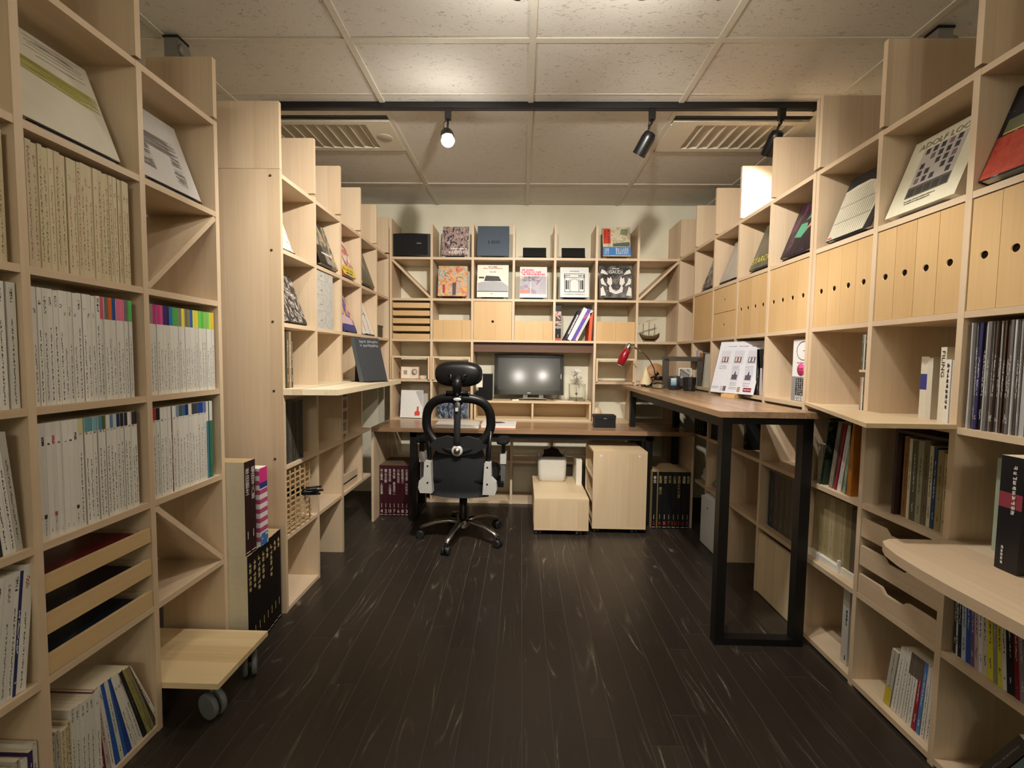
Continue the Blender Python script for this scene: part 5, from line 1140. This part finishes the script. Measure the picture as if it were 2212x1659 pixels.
# ------------------------------------------------------------------ things on the walnut counter
# red desk lamp
t = thing('desk_lamp', 'desk lamp with glossy red capsule shade on a curved chrome arm', 'lamp', (1.06, 3.58, CT_))
RG = NT('red_gloss', .12, 0, .6); RG.color('#8c1020'); RG = RG.mat
MB().lathe([(0, 0), (.042, 0), (.042, .010), (.02, .016), (0, .016)], 24, 0, (-.03, .015, 0)).build('base', BLACK, t)
MB().tube([(-.03, .015, .014), (-.01, 0.005, .05), (-.03, 0, .075), (.03, 0, .11)], .008, 8).build('joint', BLACK, t)
MB().tube([(.0, 0, .10), (-.01, 0, .15), (-.045, 0, .215), (-.095, 0, .27), (-.155, 0, .305)], .0042, 8).build('arm', plain('#6d6048', .25, .9), t)
MB().ball((.01, 0, .115), .014, .012, .014, 12, 8).build('knuckle', CHROME, t)
a, b = Vector((-.205, 0, .345)), Vector((-.275, 0, .185)); d = (b-a).normalized()
MB().tube([a, a+d*.015, a+d*.05, a+d*.055], [.012, .02, .022, .020], 16).build('cap', CHROME, t)
m = MB(); m.tube([a+d*.05, a+d*.07, a+d*.12, a+d*.165, a+d*.185], [.022, .030, .034, .030, .024], 20); m.build('shade', RG, t)
MB().tube([(-.155, 0, .305), (-.175, 0, .32), (-.19, 0, .318), a+d*.03], .008, 8).build('swivel', CHROME, t)
MB().lathe([(0, 0), (.02, 0), (.02, .004)], 14).build('bulb_glass', plain('#d9d2c4', .3), t, a+d*.186, d.to_track_quat('Z', 'Y').to_euler())
# cone
t = thing('paper_cone', 'pale wooden cone standing on small red pegs', 'ornament', (1.02, 3.70, CT_))
MB().lathe([(.053, .018), (.053, .021), (.0005, .165)], 28, 0).build('cone', plain('#e0cda2', .6), t); MB().lathe([(0, .018), (.053, .018)], 28, 0).build('cone_base', plain('#cdb88c', .6), t)
for i in range(8): MB().cyl((.042*math.cos(i*math.pi/4), .042*math.sin(i*math.pi/4), 0), (.042*math.cos(i*math.pi/4), .042*math.sin(i*math.pi/4), .0185), .008, n=8).build('peg', plain('#7a1620', .5) if i % 2 else plain('#e6dfd0', .5), t)
# brown disc put in for the round shadow cast by the lamp head
for x, y, r_, lb in ((1.165, 3.92, .08, 'brown round disc standing in for the lamp head shadow'),):
    o = MB().lathe([(0, 0), (r_, 0), (r_+.004, .004), (r_, .012), (0, .010)], 30).build('shadow_disc', plain('#b98a5c' if 'brown' in lb else '#c9ac7c', .5), None, (x, y, HV[4]+TH+r_), (R(82), 0, 0)); tag(o, lb, 'plate')
# glass jar
t = thing('glass_jar', 'small clear glass jar with black lid', 'jar', (1.04, 3.435, CT_))
MB().lathe([(0, .0), (.036, .0), (.041, .006), (.041, .045), (.034, .06), (.030, .064)], 24).build('glass', gl.mat, t); MB().lathe([(.0, .095), (.031, .095), (.033, .09), (.033, .066), (.028, .064), (0, .064)], 24).build('lid', BLACK, t); MB().lathe([(0, .004), (.034, .004), (.035, .03), (0, .032)], 20).build('contents', plain('#cfc4aa', .8), t)
# mugs
t = thing('mug', 'charcoal mug with handle and small pale printed panel', 'mug', (1.125, 3.33, CT_))
MB().lathe([(0, 0), (.032, 0), (.038, .008), (.040, .02), (.044, .024), (.0445, .10), (.041, .10), (.039, .02), (0, .012)], 28).build('cup', plain('#33363a', .35), t)
MB().tube([(.042, 0, .08), (.062, 0, .085), (.075, 0, .07), (.074, 0, .045), (.06, 0, .03), (.042, 0, .035)], .005, 8).build('handle', plain('#33363a', .35), t)
for i in range(4): 
    m = MB(); vs = [(.0449*math.cos(an), .0449*math.sin(an)) for an in [R(225+5*k) for k in range(11)]]
    z0, z1 = ((.035, .043), (.047, .056), (.060, .07), (.074, .085))[i]
    for p, q2 in zip(vs, vs[1:]):
        n0 = m.add([(p[0], p[1], z0), (q2[0], q2[1], z0), (q2[0], q2[1], z1), (p[0], p[1], z1)]); m.face((n0, n0+1, n0+2, n0+3), 0, True)
    m.build('print', plain(('#6fa0c4', '#9fc0d4', '#b9d4e0', '#cfdfe6')[i], .5), t)
t = thing('cup', 'black faceted cup without handle', 'cup', (1.195, 3.21, CT_))
MB().lathe([(0, 0), (.036, 0), (.040, .006), (.041, .04), (.044, .045), (.0445, .098), (.041, .098), (.038, .02), (0, .01)], 12, sm=False).build('cup', plain('#1d1e20', .3), t)
# dark frame with postcard
t = thing('shadow_box', 'dark oak open box frame standing on the counter', 'frame', (1.222, 3.425, CT_), (0, 0, R(-24)))
w, h, d = .30, .245, .12
MB().box(-w/2, w/2, 0, d, h-.016, h).build('top', DOAK, t); MB().box(-w/2, w/2, 0, d, 0, .016).build('bottom', DOAK, t)
for s in (-1, 1): MB().box(s*w/2, s*(w/2-.016), 0, d, .016, h-.016).build('side', DOAK, t)
for s in (-1, 1): MB().box(s*(w/2-.016), s*(w/2-.05), .0, .006, .016, h-.016).build('front_stile', DOAK, t)
MB().box(-w/2+.016, w/2-.016, 0, .006, h-.034, h-.016).build('front_rail', DOAK, t)
r = thing('postcard', 'postcard with a grey photograph of a ruined colonnade', 'postcard', (1.235, 3.415, CT_+.075), (R(-8), 0, R(-24)))
MB().box(-.045, .045, 0, .001, 0, .085).build('card', PAPER, r); MB().box(-.040, .040, -.0008, .0, .005, .08).build('photograph', art('ruin_photo', [(0, '#8d8a88'), (.45, '#a9a6a2'), (.55, '#6a6562'), (.65, '#c4c2be')], 40, 1), r)
for i in range(6): MB().box(-.034+.011*i, -.029+.011*i, -.0014, .0, .02, .068-.007*i).build('print', plain('#3b3634', .6), r)
MB().prism([(-.038, .072), (-.03, .076), (.032, .034), (.03, .028)], 'y', -.0014, 0).build('print', plain('#3b3634', .6), r)
o = MB().box(-.05, .05, .0, .05, 0, .075).build('card_block', DOAK, None, (1.235, 3.42, CT_+.0165), (0, 0, R(-24))); tag(o, 'dark block propping the postcard inside the frame', 'block')
# acrylic sign
lean = R(16)
t = thing('acrylic_sign', 'clear acrylic sheet with printed product list leaning on a wooden foot', 'sign', (1.245, 2.69, CT_+.022), (-lean, 0, R(-62)))
PS = plain('#d6d9e2', .25, 0, .6)
MB().box(-.15, .15, .003, .006, .0, .33).build('sheet', gl.mat, t); pg = MB().box(-.145, .145, .0005, .0025, .003, .325).build('printed_page', PS, t)
for i in range(3):
    u = -.088+.088*i
    MB().box(u-.032, u+.032, -.0006, .001, .185, .268).build('print', plain('#c3c5d0', .4), pg); MB().box(u-.022, u+.022, -.001, .001, .193, .228).build('print', plain('#7a5f5c' if i < 2 else '#6a6470', .5), pg)
    for s in (-.012, .008): MB().box(u+s-.004, u+s+.004, -.0014, .001, .2, .225).build('print', plain('#d8d2ce', .5), pg)
    for k in range(3): write(pg, '~', plain('#9a9aa6'), u-.004, .172-.009*k, .05, .003)
for i in range(2):
    u = 0+.088*i
    MB().box(u-.026, u+.026, -.0006, .001, .082, .15).build('print', plain('#c0c3d0', .4), pg); MB().box(u-.018, u+.018, -.001, .001, .088, .118).build('print', plain('#5a4a58', .5), pg); MB().prism([(u-.006, .116), (u+.006, .116), (u+.002, .14), (u-.001, .14)], 'y', -.001, .001).build('print', plain('#3f3a4c', .5), pg)
    for k in range(3): write(pg, '~', plain('#9a9aa6'), u, .07-.009*k, .045, .003)
for k in range(3): write(pg, '~', plain('#8d8d9a'), -.06+.08*k, .295, .06, .004)
MB().box(.075, .125, -.0008, .001, .018, .042).build('print', plain('#8a2438', .5), pg); write(pg, '~', TXTW, .1, .03, .04, .006)
for u, c in ((-.07, '#b7b5b8'), (-.05, '#5f5560'), (.045, '#a38a7c')): MB().box(u-.009, u+.009, -.0008, .001, .015, .045).build('print', plain(c, .5), pg)
for k in range(2): write(pg, '~', plain('#8d8d9a'), -.115, .03+.009*k, .05, .003); write(pg, '~', plain('#8d8d9a'), .005, .03+.009*k, .05, .003)
t2 = thing('sign_foot', 'small pale wooden foot holding the acrylic sign', 'block', (1.245, 2.69, CT_), (0, 0, R(-62))); MB().prism([(-.025, 0), (.11, 0), (.11, .03), (.03, .03), (-.002, .02), (-.025, .02)], 'x', -.045, .045).build('block', plain('#d9b27c', .5), t2)
# ------------------------------------------------------------------ rolling boxes under the desk
t = thing('rolling_box', 'low beech box on casters under the desk carrying a white bin', 'storage box', (.30, 3.47, 0), world=True)
Y0 = 3.17
MB().box(.105, .497, Y0, 3.80, .255, .270).build('top', BOXX, t); MB().box(.105, .497, Y0, 3.80, .038, .052).build('bottom', BOXX, t)
MB().box(.105, .497, Y0, Y0+.014, .052, .255).build('front', BOXW, t); MB().box(.483, .497, Y0+.014, 3.80, .052, .255).build('side', BOXW, t); MB().box(.105, .497, 3.786, 3.80, .052, .255).build('back', BOXW, t)
MB().box(.105, .119, Y0+.20, 3.786, .052, .255).build('side', BOXW, t)
DW = plain('#3a3f42', .4)
for x, y in ((.135, Y0+.03), (.43, Y0+.03), (.135, 3.75), (.46, 3.75)): caster(t, x, y, .038, .017, .2, DW)
t = thing('rolling_box', 'tall beech box on casters with open side and two peg dots', 'storage box', (.72, 3.42, 0), world=True)
Y0 = 3.225
MB().box(.530, .920, Y0, 3.61, .592, .608).build('top', BOXX, t); MB().box(.530, .920, Y0, 3.61, .036, .052).build('bottom', BOXX, t)
MB().box(.530, .920, Y0, Y0+.016, .052, .592).build('front', BOXW, t); MB().box(.904, .920, Y0+.016, 3.61, .052, .592).build('side', BOXW, t); MB().box(.530, .920, 3.594, 3.61, .052, .592).build('back', BOXW, t)
MB().box(.530, .904, Y0+.016, 3.594, .40, .414).build('shelf', BOXX, t); MB().box(.530, .904, Y0+.016, 3.594, .22, .234).build('shelf', BOXX, t)
for x in (.585, .862): MB().cyl((x, Y0-.001, .575), (x, Y0+.002, .575), .008, n=14).build('peg_cap', WHITE, t)
for x, y in ((.565, Y0+.035), (.84, Y0+.035), (.565, 3.57), (.885, 3.57)): caster(t, x, y, .036, .0165, .3, DW)
# white bin with dark cloth
t = thing('waste_bin', 'white rounded plastic bin on the low rolling box', 'bin', (.262, 3.70, .270))
def rrect(wx, wy, r, n=6):
    pts = []
    for cx, cy_, a0 in ((wx-r, wy-r, 0), (-wx+r, wy-r, 90), (-wx+r, -wy+r, 180), (wx-r, -wy+r, 270)):
        for i in range(n+1): a = R(a0+90*i/n); pts.append((cx+r*math.cos(a), cy_+r*math.sin(a)))
    return pts
m = MB(); prev = None; rings = []
for z, s_ in ((0, .86), (.008, .93), (.06, .97), (.17, 1.0), (.195, 1.02)):
    pr = rrect(.118*s_, .085*s_, .03); rings.append(m.add([(x, y, z + (.028*(1-(x/.118)**2) if z > .19 and y < -.05 else 0)) for x, y in pr]))
k_ = len(pr)
for a, b in zip(rings, rings[1:]):
    for j in range(k_): m.face((a+j, a+(j+1) % k_, b+(j+1) % k_, b+j), 0, True)
inner = m.add([(x*.95, y*.93, .19) for x, y in rrect(.118, .085, .03)]); low = m.add([(x*.9, y*.9, .03) for x, y in rrect(.118, .085, .03)])
for j in range(k_): m.face((rings[-1]+j, rings[-1]+(j+1) % k_, inner+(j+1) % k_, inner+j), 0); m.face((inner+j, inner+(j+1) % k_, low+(j+1) % k_, low+j), 0, True)
m.face([low+j for j in range(k_)], 0); m.face([rings[0]+j for j in range(k_)][::-1], 0)
m.build('bin_body', plain('#d9d8d0', .4), t)
for s in (-1, 1): MB().tube([(s*.108, .05, .19), (s*.112, .0, .225), (s*.106, -.055, .20)], .010, 8).build('handle_horn', plain('#d9d8d0', .4), t)
o = crumple(5, .085, (0, 0, .06), .8).build('dark_cloth', plain('#241b1a', .9), None, (.265, 3.71, .40)); tag(o, 'dark brown cloth stuffed into the white bin', 'cloth')
o = thing('box_file', 'white box file with finger slot standing on the low rolling box', 'box file', (.47, 3.66, .270)); MB().box(-.022, .022, -.12, .12, 0, .20).build('case', PAPER, o); MB().box(-.0225, -.021, -.05, -.02, .14, .17).build('finger_slot', BLACK, o)
# ------------------------------------------------------------------ the two art sets on the floor
GOLDB = plain('#cdb86c', .5); REDN = plain('#b03a3a', .5); BLK2 = plain('#141416', .42); YEDGE = plain('#d2be84', .7)
NW = 'zero one two three four five six seven eight nine ten eleven twelve thirteen'.split()
data = [('春信', '2'), ('歌麿　栄之', '6'), ('師宣', '1'), ('写楽', '7'), ('広重', '11'), ('富嶽三十六景', '13'), ('清親', '12'), ('歌麿', '5')]
x = .996
for i, (ti, nu) in enumerate(data):
    w = .0345
    if i == 1: x += .010
    art_volume('tall black art volume with red number %s on its spine' % NW[int(nu)], 'black print volumes under the desk', w, .435, .31, BLK2, (x+w/2, 3.345+.004*(i % 2), 0), 0, ti.replace('　', ' '), GOLDB if i not in (0, 2, 6) else INKW, nu, REDN, OLDP, YEDGE if i in (0, 1, 7) else BLK2)
    x += w
data = [('村上華岳　土田麦僊', '4'), ('横山大観', '2'), ('安井曾太郎　小出楢重', '10'), ('青木繁　藤島武二', '7'), ('小林古径', '6'), ('佐伯祐三', '8'), ('川合玉堂　今村紫紅', '3'), ('#4', '1')]
for i, (ti, nu) in enumerate(data):
    w = .0335
    art_volume('tall maroon art volume with white number %s on its spine' % NW[int(nu)], 'maroon art volumes under the desk', w, .41, .30, MARL, (-1.118+w*(i+.5), 3.50, 0), 0, ti.replace('　', ' '), INKW, nu, INKW, plain('#6f5a44', .85), MARL)
# ------------------------------------------------------------------ the office chair, its back to the room
t = thing('office_chair', 'black mesh office chair with ring-shaped back frame and chrome star base', 'chair', (-.398, 3.11, 0), (0, 0, R(-2)))
ALU = plain('#b6b5b0', .28, 1, .5, 'cast_aluminium'); SILV = plain('#cfcfcb', .35, .2, .5, 'silver_plastic')
MESH = NT('black_mesh_fabric', .7, 0, .3)
_v = MESH.map(MESH.coord(), (1, 1, 1)); _w = MESH.vor(_v, 420); MESH.color(MESH.ramp(_w, [(.2, '#0f1012'), (.6, '#2c2d2f')])); MESH.bump(_w, .3, .002); MESH = MESH.mat
FAB = plain('#151617', .85, 0, .2, 'black_fabric')
MB().lathe([(0, .075), (.045, .075), (.05, .09), (.045, .125), (.03, .14), (0, .14)], 20).build('hub', ALU, t)
for i, a in enumerate((258, 186, 330, 42, 114)):
    a = R(a); u = Vector((math.cos(a), math.sin(a), 0))
    pts = [u*.03+Vector((0, 0, .115)), u*.10+Vector((0, 0, .125)), u*.19+Vector((0, 0, .112)), u*.265+Vector((0, 0, .088)), u*.30+Vector((0, 0, .070))]
    lg = MB().tube(pts, [.026, .024, .021, .019, .017], 8, flat=.7, upv=(0, 0, 1)).build('leg', ALU, t)
    c = u*.30; cs = MB(); cs.cyl(c+Vector((0, 0, .07)), c+Vector((0, 0, .045)), .009, n=10); cs.ball(c+Vector((0, 0, .036)), .027, .027, .022, 12, 6)
    ca = cs.build('caster', BLACK, t); sd = Vector((-u.y, u.x, 0))
    for s in (-1, 1): MB().tube([c+sd*s*.006+Vector((0, 0, .028)), c+sd*s*.012+Vector((0, 0, .028)), c+sd*s*.024+Vector((0, 0, .028)), c+sd*s*.028+Vector((0, 0, .028))], [.026, .028, .028, .022], 18).build('wheel', plain('#26282a', .35), ca)
MB().lathe([(.028, .13), (.028, .28), (.020, .282), (.020, .40)], 18).build('gas_column', BLACK, t)
MB().box(-.10, .10, -.10, .12, .385, .43).build('tilt_mechanism', BLACK, t); MB().tube([(.1, .03, .41), (.22, .03, .40)], .006, 8).build('tilt_lever', BLACK, t)
m = MB(); m.ball((0, .03, .465), .255, .25, .045, 28, 10, e=.55); m.build('seat', FAB, t)
# lower back panel (mesh), slightly wrapped
m = MB(); N = 12; rows_ = ((.345, -.205, .195), (.40, -.222, .200), (.48, -.232, .200), (.56, -.236, .185), (.64, -.238, .165), (.70, -.240, .14))
gr = [m.add([(w*(2*i/N-1), y+.05*(2*i/N-1)**2, z) for i in range(N+1)] + [(w*(2*i/N-1), y+.05*(2*i/N-1)**2+.012, z) for i in range(N+1)]) for z, y, w in rows_]
for a, b in zip(gr, gr[1:]):
    for i in range(N): m.face((a+i, a+i+1, b+i+1, b+i), 0, True); o_ = N+1; m.face((a+o_+i+1, a+o_+i, b+o_+i, b+o_+i+1), 0, True)
m.face([gr[0]+i for i in range(N+1)] + [gr[0]+N+1+i for i in range(N, -1, -1)], 0)
m.build('lower_back', MESH, t)
# ring frame
ring = []
for i in range(48):
    a = 2*math.pi*i/48; c, s = math.cos(a), math.sin(a)
    e = .62 if s > 0 else .95
    x = .212*math.copysign(abs(c)**e, c); z = .835+.175*math.copysign(abs(s)**(.72 if s > 0 else 1), s)
    if s < 0: x *= 1-.10*abs(s)
    ring.append((x, -.238+.03*(x/.22)**2-.02*(z-.835), z))
MB().tube(ring, .030, 12, closed=True, flat=.72, upv=(0, 1, 0)).build('ring_frame', BLACK, t)
# lumbar crescent, side uprights, spine bar
cr_ = [(-.19, .70), (-.12, .655), (0, .635), (.12, .655), (.19, .70), (.14, .745), (.07, .765), (0, .748), (-.07, .765), (-.14, .745)]
MB().prism(cr_, 'y', -.250, -.226).build('lumbar_crescent', plain('#1b1c1e', .5), t)
for s in (-1, 1): MB().tube([(s*.205, -.215, .80), (s*.195, -.205, .62), (s*.195, -.20, .50)], [.022, .022, .02], 10, flat=.6).build('back_upright', BLACK, t)
MB().tube([(0, -.250, 1.02), (0, -.255, .93), (0, -.262, .83), (0, -.264, .74), (0, -.255, .69)], [.026, .024, .022, .021, .02], 10, flat=.5, upv=(0, 1, 0)).build('spine_bar', plain('#202226', .45), t)
MB().lathe([(0, 0), (.036, 0), (.036, .012), (.028, .016), (0, .016)], 24).build('lumbar_knob', SILV, t, (0, -.252, .672), (math.pi/2, 0, 0)); MB().lathe([(0, .016), (.022, .016), (.02, .026), (0, .03)], 20).build('knob_cap', STEEL, t, (0, -.252, .672), (math.pi/2, 0, 0))
MB().lathe([(0, 0), (.045, 0), (.042, .01), (0, .016)], 24).build('top_boss', BLACK, t, (0, -.250, 1.005), (math.pi/2, 0, 0)); MB().ball((0, -.266, 1.005), .026, .004, .011, 16, 8).build('badge', SILV, t); MB().box(-.009, .009, -.284, -.272, .93, .952).build('lock_button', SILV, t)
# headrest
m = MB(); m.ball((0, -.215, 1.165), .155, .045, .082, 32, 14, e=.72); m.build('headrest_pad', FAB, t)
m = MB(); m.ball((0, -.235, 1.165), .145, .035, .074, 28, 10, e=.75); m.build('headrest_shell', BLACK, t)
MB().tube([(0, -.255, 1.04), (0, -.275, 1.075), (0, -.275, 1.11), (0, -.262, 1.15)], [.024, .03, .034, .022], 12).build('headrest_neck', BLACK, t)
for s in (-1, 1): MB().tube([(s*.028, -.268, 1.115), (s*.045, -.272, 1.14), (s*.04, -.27, 1.158), (s*.06, -.266, 1.16)], .009, 8).build('headrest_claw', BLACK, t)
MB().cyl((-.075, -.258, 1.045), (.075, -.258, 1.045), .015, n=16).build('hinge_bar', BLACK, t)
for s in (-1, 1): MB().cyl((s*.073, -.258, 1.045), (s*.078, -.258, 1.045), .0155, n=16).build('hinge_cap', CHROME, t)
# silver brackets
for s in (-1, 1):
    MB().prism([(s*.165, .385), (s*.245, .385), (s*.258, .42), (s*.252, .465), (s*.222, .495), (s*.218, .59), (s*.212, .598), (s*.182, .598), (s*.176, .59)], 'y', -.248, -.19).build('bracket', SILV, t)
    for z in (.455, .565): MB().cyl((s*.195, -.250, z), (s*.195, -.247, z), .006, n=10).build('bolt', BLACK, t)
    MB().box(s*.20, s*.29, -.10, .10, .395, .425).build('arm_bracket', BLACK, t)
    MB().box(s*.268, s*.296, -.05, .03, .41, .56).build('arm_post', GREYP, t); MB().box(s*.262, s*.302, -.056, .036, .545, .615).build('arm_sleeve', SILV, t); MB().box(s*.27, s*.294, -.04, .02, .615, .685).build('arm_stem', BLACK, t)
    m = MB(); m.ball((s*.278, .0, .70), .045, .125, .020, 20, 8, e=.7); m.build('arm_pad', FAB, t)
# ------------------------------------------------------------------ finish
finish_texts()
for o in bpy.data.objects:
    if '_o' in o: del o['_o']
